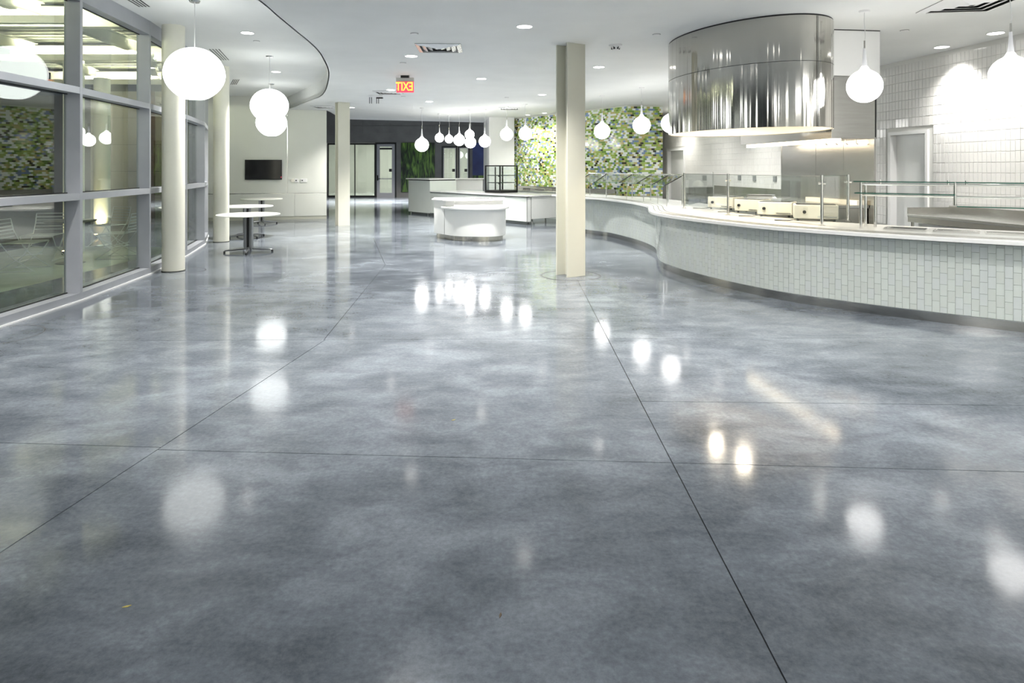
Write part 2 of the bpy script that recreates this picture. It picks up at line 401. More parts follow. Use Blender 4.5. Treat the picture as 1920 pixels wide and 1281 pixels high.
# storefront window and doors
w1 = struct('window_15')
xa, xb = fx(614), fx(704.5)
m_ = MB(); m_.box(xa, xb, FY - .03, FY + .1, fz(271.5), fz(268.5)); m_.box(xa, xb, FY - .03, FY + .1, 0, .10)
m_.box(xa, xa + .06, FY - .03, FY + .1, .1, fz(271.5)); m_.box(xb - .07, xb, FY - .03, FY + .1, .1, fz(271.5)); m_.box(xa + 1.5, xa + 1.54, FY - .03, FY + .1, .1, fz(271.5))
part('frame', m_, darkmetal, w1)
m_ = MB(); m_.box(xa + .06, xa + 1.5, FY, FY + .012, .1, fz(271.5)); part('pane', m_, glass_w, w1)
m_ = MB(); m_.box(xa + 1.54, xb - .07, FY, FY + .012, .1, fz(271.5)); part('pane', m_, glass_w, w1)
door_alu = mat('silver_door_frame', (.42, .43, .46), .35, .5)
def fdoor(k, p0, p1, ptop, sty, dark, extra):
    r_ = struct('door_%d' % k); x0, x1, zt = fx(p0), fx(p1), fz(ptop)
    q_ = MB(); q_.box(x0 - .08, x0, FY - .04, FY + .1, 0, zt + .08); q_.box(x1, x1 + .08, FY - .04, FY + .1, 0, zt + .08); q_.box(x0, x1, FY - .04, FY + .1, zt, zt + .08)
    part('door_frame', q_, darkmetal, r_)
    q_ = MB(); q_.box(x0, x0 + sty, FY, FY + .05, .0, zt); q_.box(x1 - sty, x1, FY, FY + .05, 0, zt); q_.box(x0 + sty, x1 - sty, FY, FY + .05, zt - sty * .8, zt); q_.box(x0 + sty, x1 - sty, FY, FY + .05, 0, .25)
    part('door_leaf', q_, dark, r_)
    q_ = MB(); q_.box(x0 + sty, x1 - sty, FY + .02, FY + .032, .25, zt - sty * .8); part('pane', q_, glass_w, r_)
    if extra:
        q_ = MB(); q_.box(x0 + sty, x1 - sty, FY - .03, FY + .0, 1.0, 1.05); part('push_bar', q_, door_alu, r_)
        q_ = MB(); q_.box(x0 + .03, x0 + .10, FY - .06, FY, .93, 1.22); q_.box(x0 + .05, x0 + .22, FY - .09, FY - .06, 1.0, 1.04); part('door_handle', q_, chrome, r_)
        q_ = MB(); q_.box(x0 + sty, x1 - sty + .02, FY - .05, FY, zt - .30, zt - .2); part('door_closer', q_, darkmetal, r_)
    q_ = MB(); q_.box(x1 - sty - .16, x1 - sty - .01, FY - .005, FY + .02, 1.42, 1.58); part('door_plate', q_, black, r_)
fdoor(1, 706.5, 740.5, 270.5, .17, door_alu, True)
fdoor(2, 831, 855, 277, .05, door_alu, False)
fdoor(3, 861, 878, 277, .05, door_alu, False)
# room seen behind the storefront
m_ = MB(); m_.box(-12.4, 2, 42, 42.2, 0, 4.7); m_.box(-12.5, -12.3, FY + .2, 42, 0, 4.7); m_.box(1.8, 2, FY + .2, 42, 0, 4.7); struct('wall_corridor', m_, whitepaint)
m_ = MB(); m_.box(-12.4, 2, FY + .25, 42, 0, .012); part('corridor_floor', m_, mat('corridor_vinyl', (.62, .63, .62), .25), floor)
m_ = MB(); m_.box(-12.4, 2, FY + .25, 42, 3.6, 3.65); part('corridor_ceiling', m_, whitepaint, ceiling)
for i, (x_, lab) in enumerate(((-9.0, 'left'), (-6.6, 'middle'), (-3.0, 'right'))):
    q_ = MB(); q_.box(-.3, .3, -.9, .9, -.02, 0)
    tag(part('corridor_light', q_, mat('corridor_lamp_%d' % i, (1, 1, 1), .5, 0, (1, .96, .88), 24.0)), 'flat lit ceiling panel in the corridor behind the far glass, ' + lab + ' one', 'ceiling light').location = (x_, 38.4, 3.55)
# murals
def mural(p0, p1, t, b2, m, label):
    q_ = MB(); q_.box(fx(p0), fx(p1), FY - .05, FY - .005, fz(b2), fz(t)); tag(part('wall_mural', q_, m), label, 'picture')
grass = mat('grass_print', (.05, .1, .02), .4); n, l, b = nodes(grass)
tc = n.new('ShaderNodeTexCoord'); mp = n.new('ShaderNodeMapping'); mp.inputs['Scale'].default_value = (5, 1, .9); mp.inputs['Rotation'].default_value = (0, .28, 0)
l.new(tc.outputs['Object'], mp.inputs[0]); nz = n.new('ShaderNodeTexNoise'); nz.inputs['Scale'].default_value = 1.5; nz.inputs['Detail'].default_value = 5; nz.inputs['Distortion'].default_value = .8
l.new(mp.outputs[0], nz.inputs[0]); r = n.new('ShaderNodeValToRGB'); e = r.color_ramp.elements
e[0].position = .38; e[0].color = (.006, .012, .008, 1); e[1].position = .70; e[1].color = (.16, .30, .05, 1); x = e.new(.5); x.color = (.04, .09, .02, 1)
l.new(nz.outputs[0], r.inputs[0]); l.new(r.outputs[0], b.inputs['Base Color'])
mural(752, 815, 268, 360, grass, 'large green grass blade picture panel on the dark far wall')
blue = noise_var(mat('night_blue_print', rough=.4), (.008, .015, .09), (.03, .06, .22), .9)
mural(886, 912, 268, 336, blue, 'dark blue picture panel at the right end of the far wall')
q_ = MB(); q_.box(fx(886), fx(912), FY - .056, FY - .05, fz(336), fz(329)); part('horizon_strip', q_, grass, bpy.data.objects['wall_mural.001'])

# white wall block left of the mosaic
m_ = MB(); m_.prism([(-1.15, 25.9), (-.82, 23.0), (.085, 23.25), (.085, 25.9)], 0, CE); wmid = struct('wall_middle', m_, whitepaint)

# mosaic walls
def mosaic(name, p, q_, z0, z1, tw=.098, th=.058, g_=.0022):
    a = Vector(p); b2 = Vector(q_); dd = (b2 - a).normalized(); L = (b2 - a).length
    mb = MB(); mb.obox(a, dd, L, .15, 0, z1, 0, .012); root = struct(name, mb, grout_g)
    nn = Vector((dd.y, -dd.x)); t = MB(); row = 0; z = z0
    while z + th <= z1 + .001:
        s = -(row % 2) * tw / 2 - random.choice((0, .0)) 
        prev = -1
        while s < L:
            s0 = max(s, 0); s1 = min(s + tw - g_, L)
            if s1 - s0 > .01:
                c = random.choices(range(7), MOSW)[0]
                pr = random.uniform(.000, .0015); A_ = a + dd * s0; B_ = a + dd * s1; bk = -.012
                f0 = A_ + nn * pr; f1 = B_ + nn * pr; b0 = A_ + nn * bk; b1 = B_ + nn * bk; za, zb = z, z + th - g_
                t.poly([(f0.x, f0.y, za), (f1.x, f1.y, za), (f1.x, f1.y, zb), (f0.x, f0.y, zb)], c)
                t.poly([(f0.x, f0.y, zb), (f1.x, f1.y, zb), (b1.x, b1.y, zb), (b0.x, b0.y, zb)], c)
                t.poly([(f1.x, f1.y, za), (b1.x, b1.y, za), (b1.x, b1.y, zb), (f1.x, f1.y, zb)], c)
                t.poly([(b0.x, b0.y, za), (f0.x, f0.y, za), (f0.x, f0.y, zb), (b0.x, b0.y, zb)], c)
            s += tw
        z += th; row += 1
    o = part('mosaic_tiles', t, MOS, root); o['kind'] = 'stuff'; o['label'] = 'green, white, blue and brown glass mosaic tiles'
    return root
C0, C1, C2 = (.085, 23.55), (3.36, 18.62), (4.43, 18.8)
wm = mosaic('wall_mosaic_left', C0, C1, .80, CE - .004)
mosaic('wall_mosaic_right', C1, C2, .80, CE - .004)
m_ = MB(); m_.obox(Vector(C2) + Vector((0, .02)), Vector((.7, 4.3)), 4.3, .12, 0, CE); struct('wall_return', m_, wallpaint)

# right wall with 3x6 glazed tiles ; X = 8.13 - .131 Y
RWd = Vector((.131, -1)).normalized()
def rw(Y): return Vector((8.13 - .131 * Y, Y))
RL = (rw(-6.5) - rw(23.5)).length
def sY(Y): return (rw(Y) - rw(23.5)).length
D1 = (sY(21.75), sY(20.3), 2.24); D2 = (sY(11.29), sY(10.40), 2.235)
m_ = MB()
for s0, s1, z0 in ((0, D1[0], 0), (D1[0], D1[1], D1[2]), (D1[1], D2[0], 0), (D2[0], D2[1], D2[2]), (D2[1], RL, 0)):
    m_.obox(rw(23.5) + RWd * s0, RWd, s1 - s0, .15, z0, CE, 0, .014)
wall_right = struct('wall_right', m_, grout_w)
tw, th = .0765, .1535
tl = []
ns = int(RL / tw)
for i in range(ns):
    s = i * tw; Ym = 23.5 - (s + tw / 2) * .9915
    if Ym < 4.5: break
    for j in range(23):
        z = j * th; z1 = z + th
        if z1 > CE: continue
        if z1 < .75: continue
        blocked = False
        for (a_, b_, zt) in (D1, D2):
            if s + tw > a_ - .06 and s < b_ + .06 and z < zt + .05: blocked = True
        if not blocked: tl.append((s, z, Ym))
tmesh = MB(); gg = .0015; e1 = .004
tmesh.hexa([(gg, .0, gg), (gg, .014, gg), (gg, .014, th - gg), (gg, 0, th - gg), (tw - gg, 0, gg), (tw - gg, .014, gg), (tw - gg, .014, th - gg), (tw - gg, 0, th - gg)])
# local: x along wall, y depth into wall (left of RWd = +y), front at y=0 with chamfer
tmesh = MB()
def tile_faces(mb, o, dx, nn, w_, h_, z, g_=.0014, c=.0035, dep=.014, mi=0, pr=0.0, tilt=0.0):
    # o: Vector2 start, dx unit dir, nn unit normal out of the wall
    def P(s, u, zz, out): v = o + dx * s + nn * out; return (v.x, v.y, zz)
    s0, s1, za, zb = g_, w_ - g_, z + g_, z + h_ - g_
    fr = [P(s0 + c, 0, za + c, pr + tilt), P(s1 - c, 0, za + c, pr - tilt), P(s1 - c, 0, zb - c, pr - tilt), P(s0 + c, 0, zb - c, pr + tilt)]
    bk = [P(s0, 0, za, -c * .7), P(s1, 0, za, -c * .7), P(s1, 0, zb, -c * .7), P(s0, 0, zb, -c * .7)]
    dp = [P(s0, 0, za, -dep), P(s1, 0, za, -dep), P(s1, 0, zb, -dep), P(s0, 0, zb, -dep)]
    k = len(mb.v); mb.v += fr + bk + dp
    mb.f.append((k, k + 1, k + 2, k + 3)); mb.mi.append(mi)
    for i in range(4):
        j = (i + 1) % 4
        mb.f.append((k + 4 + i, k + 4 + j, k + j, k + i)); mb.f.append((k + 8 + i, k + 8 + j, k + 4 + j, k + 4 + i)); mb.mi += [mi, mi]
tile_faces(tmesh, Vector((0, 0)), Vector((1, 0)), Vector((0, -1)), tw, th, 0)
tme = tmesh.mesh('tile', tile_m)
vis = lambda p, Y: (-40 < 960 + F * p.x / Y < 1960) if Y > .2 else False
front = [t for t in tl if vis(rw(t[2]), t[2]) and t[1] > .95]
front.sort(key=lambda t: t[2]); near = front[:300]; nearset = set((t[0], t[1]) for t in near)
ang = math.atan2(RWd.y, RWd.x)
for (s, z, Ym) in near:
    p = rw(23.5) + RWd * s + Vector((RWd.y, -RWd.x)) * random.uniform(0, .0012)
    link('tile', tme, wall_right, (p.x, p.y, z), ang + random.uniform(-.012, .012))
rest = MB(); wn = Vector((RWd.y, -RWd.x))
for (s, z, Ym) in tl:
    if (s, z) not in nearset:
        tile_faces(rest, rw(23.5) + RWd * s, RWd, wn, tw, th, z, pr=random.uniform(0, .001), tilt=random.uniform(-.0005, .0005))
o = part('wall_tiles', rest, tile_m, wall_right); o['kind'] = 'stuff'
def rdoor(k, D):
    r_ = struct('door_%d' % k); a = rw(23.5)
    q_ = MB()
    q_.obox(a + RWd * (D[0]), RWd, .055, .17, 0, D[2], 0, -.02); q_.obox(a + RWd * (D[1] - .055), RWd, .055, .17, 0, D[2], 0, -.02)
    q_.obox(a + RWd * (D[0] + .055), RWd, D[1] - D[0] - .11, .17, D[2] - .055, D[2], 0, -.02); part('door_frame', q_, whitepaint, r_)
    q_ = MB(); q_.obox(a + RWd * (D[0] + .055), RWd, D[1] - D[0] - .11, .04, 0, D[2] - .055, 0, .105); part('door_leaf', q_, lam_white, r_)
rdoor(4, D1); rdoor(5, D2)
# wall behind camera and right rear
m_ = MB(); m_.box(-9.6, 9.6, -6.7, -6.5, 0, CU + .1); struct('wall_rear', m_, wallpaint)

# ------------------------------------------------------------------ columns
def hcol(name, corner, ang, label, h, W=.333, D=.287):
    t = thing(name, label, 'column', (corner[0], corner[1], 0), ang, 'steel H columns')
    q_ = MB(); q_.box(0, W, 0, .026, 0, h); part('flange', q_, creampaint, t, bevel=.003)
    q_ = MB(); q_.box(0, W, D - .026, D, 0, h); part('flange', q_, creampaint, t, bevel=.003)
    q_ = MB(); q_.box(W / 2 - .012, W / 2 + .012, .026, D - .026, 0, h); part('web', q_, creampaint, t)
    q_ = MB()
    q_.box(-.002, .0, .0, .1, 0, .01); 
    return t
hcol('steel_column', (.812, 9.37), math.radians(32), 'tall cream steel H column standing nearest, mid-room before the curved counter', CE)
hcol('steel_column', (gx(634, 17.78), 17.78), math.radians(32), 'farther cream steel H column left of the island kiosk', CE)
def rcol(x_, y_, label, h=CU, r_=.163, grp='round cream columns by the glass'):
    t = thing('round_column', label, 'column', (x_, y_, 0), 0, grp)
    q_ = MB(); q_.lathe([(r_, 0), (r_, h)], 40); part('shaft', q_, roundpaint, t, smooth=True)
    q_ = MB(); q_.lathe([(r_ + .006, 0), (r_ + .006, .012)], 40); part('base_joint', q_, joint, t)
rcol(-5.30, 10.02, 'thick round cream column nearest the camera beside the glass wall')
rcol(-6.36, 14.0, 'second round cream column behind the round white tables')

# ------------------------------------------------------------------ curved serving counter
toe = [(1.22, 17.3), (1.817, 15.74), (2.26, 15.0), (2.60, 13.7), (2.72, 12.7), (2.70, 11.9), (2.52, 11.0), (2.42, 10.3), (2.48, 9.75), (2.66, 9.1), (2.93, 8.42), (3.28, 7.78), (3.75, 7.25), (4.25, 6.8), (4.97, 6.26), (5.7, 5.85), (6.5, 5.55), (7.35, 5.42)]
K = crom(toe, 10)
K = resample(K, .05)
def off(d): return offset(K, -d)      # d>0 : outward (customer side, right of travel)
# travel is from far-left to near-right ; customer side is to the right of travel (towards camera)
serving = thing('serving_counter', 'long S-curved serving counter faced in pale glass tiles with white top', 'counter', (0, 0, 0))
Kf = off(.022)
m_ = MB(); band(m_, off(.008), off(-1.05), .10, .855); part('body', m_, grout_g, serving)
m_ = MB(); band(m_, off(0.0), off(-.9), 0, .10); part('toe_kick', m_, mat('toe_kick_steel', (.52, .51, .48), .16, 1), serving, smooth=True)
m_ = MB(); band(m_, off(.17), off(-1.12), .858, .90); part('countertop', m_, whiteslab, serving, smooth=True, bevel=.004)
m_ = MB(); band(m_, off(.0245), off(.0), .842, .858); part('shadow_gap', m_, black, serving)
m_ = MB(); band(m_, off(.026), off(.0), .098, .105); part('trim', m_, chrome, serving)
for dd_ in (.08, .0, -.08):
    m_ = MB(); band(m_, off(dd_ + .006), off(dd_ - .006), .90, .908); part('tray_rail', m_, ssl, serving, smooth=True)
# tiles on the face
cw, ch = .0665, .118
R = resample(K, cw)
ctiles = []
for i in range(len(R) - 1):
    a, b2 = R[i], R[i + 1]; dx = (b2 - a).normalized(); nn = Vector((dx.y, -dx.x)); a2 = a + nn * .022
    wlen = (b2 - a).length
    # widen on convex parts handled by tiny overlap of grout
    z = .106 - (i % 2) * ch / 2
    while z < .842:
        za, zb = max(z, .106), min(z + ch, .842)
        if zb - za > .02: ctiles.append((a.y, a2, dx, nn, wlen, za, zb - za, i))
        z += ch
def dist(t): return (t[1]).length
visible = [t for t in ctiles if 0 < 960 + F * t[1].x / t[1].y < 1935]
visible.sort(key=dist)
cache = {}
sel = visible[:300]; selid = set(id(t) for t in sel)
for t in sel:
    key = (round(t[6], 3), random.randrange(3))
    if key not in cache:
        q_ = MB(); tile_faces(q_, Vector((0, 0)), Vector((1, 0)), Vector((0, -1)), cw, t[6], 0, .0009, .0018, .012)
        cache[key] = q_.mesh('tile', ctile[key[1]])
    p = t[1] + t[3] * random.uniform(0, .0008)
    link('tile', cache[key], serving, (p.x, p.y, t[5]), math.atan2(t[2].y, t[2].x) + random.uniform(-.006, .006))
rest = MB()
for t in ctiles:
    if id(t) not in selid:
        tile_faces(rest, t[1], t[2], t[3], t[4] + .0006, t[6], t[5], .0009, .0018, .012, random.randrange(3), random.uniform(0, .0005), random.uniform(-.0003, .0003))
o = part('face_tiles', rest, ctile, serving); o['kind'] = 'stuff'
# recessed food wells in the near-right part of the top
def at_counter(px, py): return fl(px, py, .90)
Kin = off(-.62)
def path_at(pts, X):
    for a, b2 in zip(pts, pts[1:]):
        if a.y > 0 and (a.x / a.y) <= X <= (b2.x / b2.y):
            t = (b2 - a).normalized(); return a, t
    return pts[-1], (pts[-1] - pts[-2]).normalized()
for i, pxx in enumerate((1700, 1800, 1895)):
    p, t = path_at(Kin, (pxx - 960) / F); ang = math.atan2(t.y, t.x); L = .42
    r_ = thing('food_well', ('leftmost', 'middle', 'rightmost')[i] + ' recessed steel food well in the right end of the serving counter', 'food well', (p.x, p.y, .90), ang, 'drop-in food wells')
    q_ = MB()
    for (a_, b_, c_, d_) in ((-L / 2, L / 2, -.16, -.14), (-L / 2, L / 2, .14, .16), (-L / 2, -L / 2 + .02, -.14, .14), (L / 2 - .02, L / 2, -.14, .14)):
        q_.box(a_, b_, c_, d_, 0, .012)
    part('rim', q_, chrome, r_)
    q_ = MB(); q_.box(-L / 2 + .02, L / 2 - .02, -.14, .14, .0, .002); part('pan', q_, ss, r_)

# ------------------------------------------------------------------ stainless drum hood
dc = Vector((3.22, 8.9)); u = Vector((-.33, .944)).normalized(); v = Vector((u.y, -u.x)) 
def ell(a, b_, N=96): return [dc + u * math.cos(2 * PI * i / N) * a + v * math.sin(2 * PI * i / N) * b_ for i in range(N)]
def ellring(mb, a0, b0, a1, b1, z0, z1, N=96):
    O = ell(a0, b0, N); I = ell(a1, b1, N)
    for i in range(N):
        j = (i + 1) % N
        for (P, Q, r0, r1) in (((O[i], z0), (O[j], z0), (O[j], z1), (O[i], z1)), ((I[j], z0), (I[i], z0), (I[i], z1), (I[j], z1)), ((O[i], z1), (O[j], z1), (I[j], z1), (I[i], z1)), ((O[j], z0), (O[i], z0), (I[i], z0), (I[j], z0))):
            mb.poly([(q[0].x, q[0].y, q[1]) for q in (P, Q, r0, r1)])
def merged(mb):
    idx = {}; nv = []; nf = []
    for f in mb.f:
        g_ = []
        for i in f:
            k = tuple(round(c, 5) for c in mb.v[i])
            if k not in idx: idx[k] = len(nv); nv.append(k)
            g_.append(idx[k])
        nf.append(tuple(g_))
    mb.v = nv; mb.f = nf; return mb
hood = thing('drum_hood', 'large oval polished steel drum hood hanging from the ceiling over the counter', 'range hood', (0, 0, 0))
m_ = MB(); ellring(m_, 1.33, .85, 1.31, .83, 2.888, CE - .02); part('upper_shell', merged(m_), drum_m, hood, smooth=True)
m_ = MB(); ellring(m_, 1.33, .85, 1.31, .83, 2.10, 2.882); part('lower_shell', merged(m_), drum_m, hood, smooth=True)
m_ = MB(); ellring(m_, 1.322, .842, 1.305, .825, 2.86, CE); part('seam', merged(m_), black, hood)
liner = mat('hood_liner', (.86, .80, .70), .4, .1)
m_ = MB(); ellring(m_, 1.309, .829, 1.302, .822, 2.108, 2.55); part('inner_skin', merged(m_), liner, hood, smooth=True)
m_ = MB(); m_.prism([(p.x, p.y) for p in ell(1.305, .825, 64)], 2.55, 2.60); part('liner', m_, liner, hood)
sp = dc + u * (-1.33 * math.cos(.62)) + v * (.85 * math.sin(.62))
q_ = MB(); q_.lathe([(.0035, 2.10), (.0035, CE - .02)], 8, (fl(1532, 500)[0] * 0 + 3.648, 7.632, 0)); part('vertical_seam', q_, mat('dark_seam_metal', (.1, .1, .1), .5, .8), hood)  # thin dark rod marks the vertical seam in the drum steel
for i, (a_, b_) in enumerate(((-.6, .0), (0, 0), (.6, 0))):
    p = dc + u * a_
    q_ = MB(); q_.lathe([(.0, -.03), (.10, -.03), (.10, 0)], 20, (p.x, p.y, 2.55)); part('hood_lamp', q_, leadglass, hood)
    ld = bpy.data.lights.new('hood_beam', 'SPOT'); ld.energy = 85; ld.spot_size = math.radians(156); ld.spot_blend = .6; ld.color = (1, .88, .70); ld.shadow_soft_size = .08
    lo = bpy.data.objects.new('hood_beam', ld); COL.objects.link(lo); lo.parent = hood; lo.location = (p.x, p.y, 2.49)

# ------------------------------------------------------------------ exhaust hood, backsplash partition, range
Hd = Vector((.131, -1)).normalized()       # towards camera
hn = Vector((-Hd.y, Hd.x))                 # +X side
h0 = Vector((3.93, 11.0))
ex = thing('exhaust_hood', 'boxy stainless exhaust hood with white upper closure panel right of the steel drum', 'range hood', (0, 0, 0))
m_ = MB(); m_.obox(h0, Hd, 2.5, .63, 2.0, 2.83); part('hood_body', m_, ss, ex, bevel=.004)
m_ = MB(); m_.obox(h0 - hn * .01, Hd, 2.53, .69, 2.835, CE - .012); part('closure_panel', m_, whitepaint, ex, bevel=.003)
m_ = MB(); m_.obox(h0 - hn * .011, Hd, 2.532, .692, CE - .012, CE); part('closure_gap', m_, black, ex)
m_ = MB(); m_.obox(h0 + hn * .64, Hd, 2.49, .02, 2.0, 2.60); part('end_strip', m_, black, ex)
m_ = MB(); m_.obox(h0 + hn * .03 + Hd * .1, Hd, 2.3, .02, 2.50, 2.51, 0, -.036); part('seam_line', m_, darkmetal, ex)
m_ = MB(); m_.obox(h0 + hn * .08 + Hd * .05, Hd, 2.4, .09, 1.955, 2.0); part('light_trough', m_, mat('under_hood_lamp', (1, .9, .7), .4, 0, (1, .83, .60), 7), ex)
for i in range(5):
    m_ = MB(); q0 = h0 + Hd * (2.15 + i * .08 - .2) + hn * (.12 + .1 * i); m_.tube([(q0.x, q0.y, 2.0), (q0.x, q0.y, 1.95), (q0.x + .03, q0.y, 1.93)], .008, 6); part('nozzle', m_, chrome, ex)
hb = Vector((4.575, 10.86))
bs = struct('wall_backsplash')
for i, (s0, s1) in enumerate(((0, .96), (.965, 1.63), (1.635, 2.27))):
    m_ = MB(); m_.obox(hb + Hd * s0, Hd, s1 - s0, .03, 0 if i < 9 else 0, 2.02, 0, .0); part('steel_panel', m_, ss, bs, bevel=.002)
m_ = MB(); m_.obox(hb - hn * .0 + Hd * -.012, Hd, .012, .04, .9, 2.02, 0, -.004); part('edge_trim', m_, chrome, bs)
rg = thing('griddle_range', 'stainless griddle and range line with knobs against the steel backsplash', 'cooker', (0, 0, 0))
rb = hb - hn * .50
m_ = MB(); m_.obox(rb + Hd * .15, Hd, 2.0, .49, .12, 1.06); part('body', m_, ss, rg, bevel=.004)
m_ = MB(); m_.obox(rb + Hd * .12 - hn * .03, Hd, 2.06, .52, 1.06, 1.10); part('griddle_top', m_, ssl, rg, bevel=.004)
m_ = MB(); m_.obox(rb + Hd * .95 + hn * .34, Hd, 1.2, .12, 1.10, 1.16); part('back_riser', m_, creamplastic, rg)
m_ = MB(); m_.obox(rb + Hd * .15 - hn * .02, Hd, 2.0, .02, .90, 1.05); part('control_panel', m_, mat('dark_control_panel', (.16, .16, .17), .3, .7), rg)
for i in range(9):
    p = rb + Hd * (.35 + i * .2) - hn * .02
    m_ = MB(); m_.tube([(p.x, p.y, .975), (p.x - .035, p.y, .975)], .024, 10); part('knob', m_, black if i % 3 else chrome, rg)
m_ = MB(); m_.obox(rb + Hd * .2 - hn * .05, Hd, 1.9, .02, .70, .72); part('towel_rail', m_, chrome, rg)
for i in range(4):
    p = rb + Hd * (.2 + (i % 2) * 1.85) + hn * (.04 + (i // 2) * .4)
    m_ = MB(); m_.tube([(p.x, p.y, 0), (p.x, p.y, .12)], .02, 8); part('leg', m_, chrome, rg)

# back counter along the tiled wall
bc = thing('back_counter', 'stainless back counter with upstand along the white tiled kitchen wall', 'counter', (0, 0, 0))
a0 = rw(18.6); L = (rw(14.2) - a0).length; wn_in = Vector((RWd.y, -RWd.x))
m_ = MB(); m_.obox(a0 + wn_in * .70, RWd, L, .68, .86, .90); part('worktop', m_, ssl, bc, bevel=.004)
m_ = MB(); m_.obox(a0 + wn_in * .035, RWd, L, .02, .90, 1.12); part('upstand', m_, ss, bc)
m_ = MB(); m_.obox(a0 + wn_in * .66, RWd, L, .62, .30, .33); part('undershelf', m_, ssl, bc)
for i in range(4):
    for k in (.66, .10):
        p = a0 + RWd * (.1 + (L - .2) * i / 3) + wn_in * k
        m_ = MB(); m_.tube([(p.x, p.y, 0), (p.x, p.y, .86)], .02, 8); part('leg', m_, ss, bc)
# stainless bench on the right
bn = thing('prep_bench', 'stainless steel prep bench with upstand by the white door at right', 'counter', (0, 0, 0))
a0 = rw(9.95); L = (rw(6.9) - a0).length
m_ = MB(); m_.obox(a0 + wn_in * .75, RWd, L, .73, .86, .90); part('worktop', m_, ssl, bn, bevel=.006)
m_ = MB(); m_.obox(a0 + wn_in * .035, RWd, L, .02, .90, 1.02); m_.obox(a0 + wn_in * .75, RWd, .02, .72, .90, 1.0); part('upstand', m_, ss, bn)
m_ = MB(); m_.obox(a0 + wn_in * .74, RWd, L, .02, .78, .86); part('apron', m_, ss, bn)
m_ = MB(); m_.obox(a0 + wn_in * .70, RWd, L, .66, .35, .38); part('undershelf', m_, ssl, bn)
m_ = MB(); m_.obox(a0 + wn_in * .66 + RWd * .12, RWd, L - .4, .5, .38, .76); part('bin_front', m_, lam_white, bn)
for i in range(3):
    for k in (.70, .08):
        p = a0 + RWd * (.05 + (L - .1) * i / 2) + wn_in * k
        m_ = MB(); m_.tube([(p.x, p.y, 0), (p.x, p.y, .86)], .022, 8); part('leg', m_, ss, bn)
# wall boxes
for i, (pxx, lab) in enumerate(((1385, 'left'), (1413, 'middle'), (1451, 'right'))):
    X_ = (pxx - 960) / F; Y_ = 8.13 / (X_ + .131); p = rw(Y_) + wn_in * .004
    m_ = MB(); m_.obox(p, RWd, .13, -.02, 1.29, 1.42); tag(part('wall_outlet', m_, mat('grey_outlet_%d' % i, (.22, .23, .23), .4)), lab + ' of three grey square outlets on the white tiled kitchen wall', 'outlet', 'kitchen wall outlets')

# ------------------------------------------------------------------ sneeze guards
def post(mb, p, z0=.9, z1=1.52, r_=.019): mb.tube([(p[0], p[1], z0), (p[0], p[1], z1)], r_, 12)
def pane(mbg, mbe, p, q_, z0, z1, t=.01):
    a = Vector(p); b2 = Vector(q_); d_ = (b2 - a).normalized(); mbg.obox(a + d_ * .03, d_, (b2 - a).length - .06, t, z0, z1)
    mbe.obox(a + d_ * .03, d_, (b2 - a).length - .06, t + .001, z1, z1 + .005)
gt = thing('glass_guard', 'tall upright glass guard with round steel posts around the hot plates', 'sneeze guard', (0, 0, 0))
P = [fl(1283, 391, .9), fl(1365, 404, .9), fl(1541, 424, .9), fl(1590, 415, .9)]
P0 = fl(1337, 376, .9)
for p, in zip(P + [P0]):
    m_ = MB(); post(m_, p); m_.lathe([(.04, 0), (.04, .012)], 14, (p[0], p[1], .90)); part('post', m_, chrome, gt, smooth=True)
for a, b2 in ((P0, P[0]), (P[0], P[1]), (P[1], P[2]), (P[2], P[3])):
    g1, g2 = MB(), MB(); pane(g1, g2, a, b2, .94, 1.505); part('glass_panel', g1, glass_c, gt); part('glass_edge', g2, chrome if a is not P[2] else glass_edge, gt)
for p in P[1:]:
    m_ = MB(); m_.tube([(p[0] - .04, p[1] + .01, 1.42), (p[0] + .04, p[1] - .01, 1.42)], .016, 8); part('clamp', m_, chrome, gt)
# two-tier glass shelf guard on the right
gs = thing('glass_shelf_guard', 'two-tier horizontal glass shelf guard over the food wells at right', 'sneeze guard', (0, 0, 0))
q0 = Vector(fl(1614, 429, .9)); q1 = Vector((6.1, 6.02)); sd = (q1 - q0).normalized(); sn = Vector((-sd.y, sd.x)); SL = (q1 - q0).length
def slab(mb, s0, s1, n0, n1, z, t): mb.obox(q0 + sd * s0 + sn * n0, sd, s1 - s0, n1 - n0, z, z + t)
mid_s = None
for s in [k * .01 for k in range(0, 300)]:
    pt = q0 + sd * s
    if 960 + F * pt.x / pt.y >= 1790: mid_s = s; break
for (s0, s1, n0, n1, z, nm) in ((-.06, mid_s - .0, -.12, .32, 1.445, 'upper_shelf'), (mid_s + .01, SL, -.12, .32, 1.445, 'upper_shelf'), (-.06, mid_s, -.02, .36, 1.31, 'lower_shelf'), (mid_s + .02, SL, -.12, .30, 1.19, 'lower_shelf')):
    m_ = MB(); slab(m_, s0, s1, n0, n1, z, .010); part(nm, m_, glass_c, gs)
    m_ = MB(); slab(m_, s0, s1, n0 - .004, n0, z - .001, .011); slab(m_, s0 - .004, s0, n0, n1, z, .011); part('glass_edge', m_, glass_edge, gs)
for (s, n0, z0, z1) in ((0.0, .0, .9, 1.44), (.02, .30, .9, 1.44), (mid_s, .0, 1.2, 1.44), (SL, .0, .9, 1.44), (SL, .3, .9, 1.44), (.12, .30, .9, 1.31)):
    p = q0 + sd * s + sn * n0; m_ = MB(); post(m_, p, z0, z1, .016); part('post', m_, chrome, gs, smooth=True)
for (n0, z) in ((.0, 1.42), (.30, 1.42), (.12, 1.29)):
    a = q0 + sn * n0; b2 = q0 + sd * SL + sn * n0; m_ = MB(); m_.tube([(a.x, a.y, z), (b2.x, b2.y, z)], .012, 8); part('rail', m_, chrome, gs)
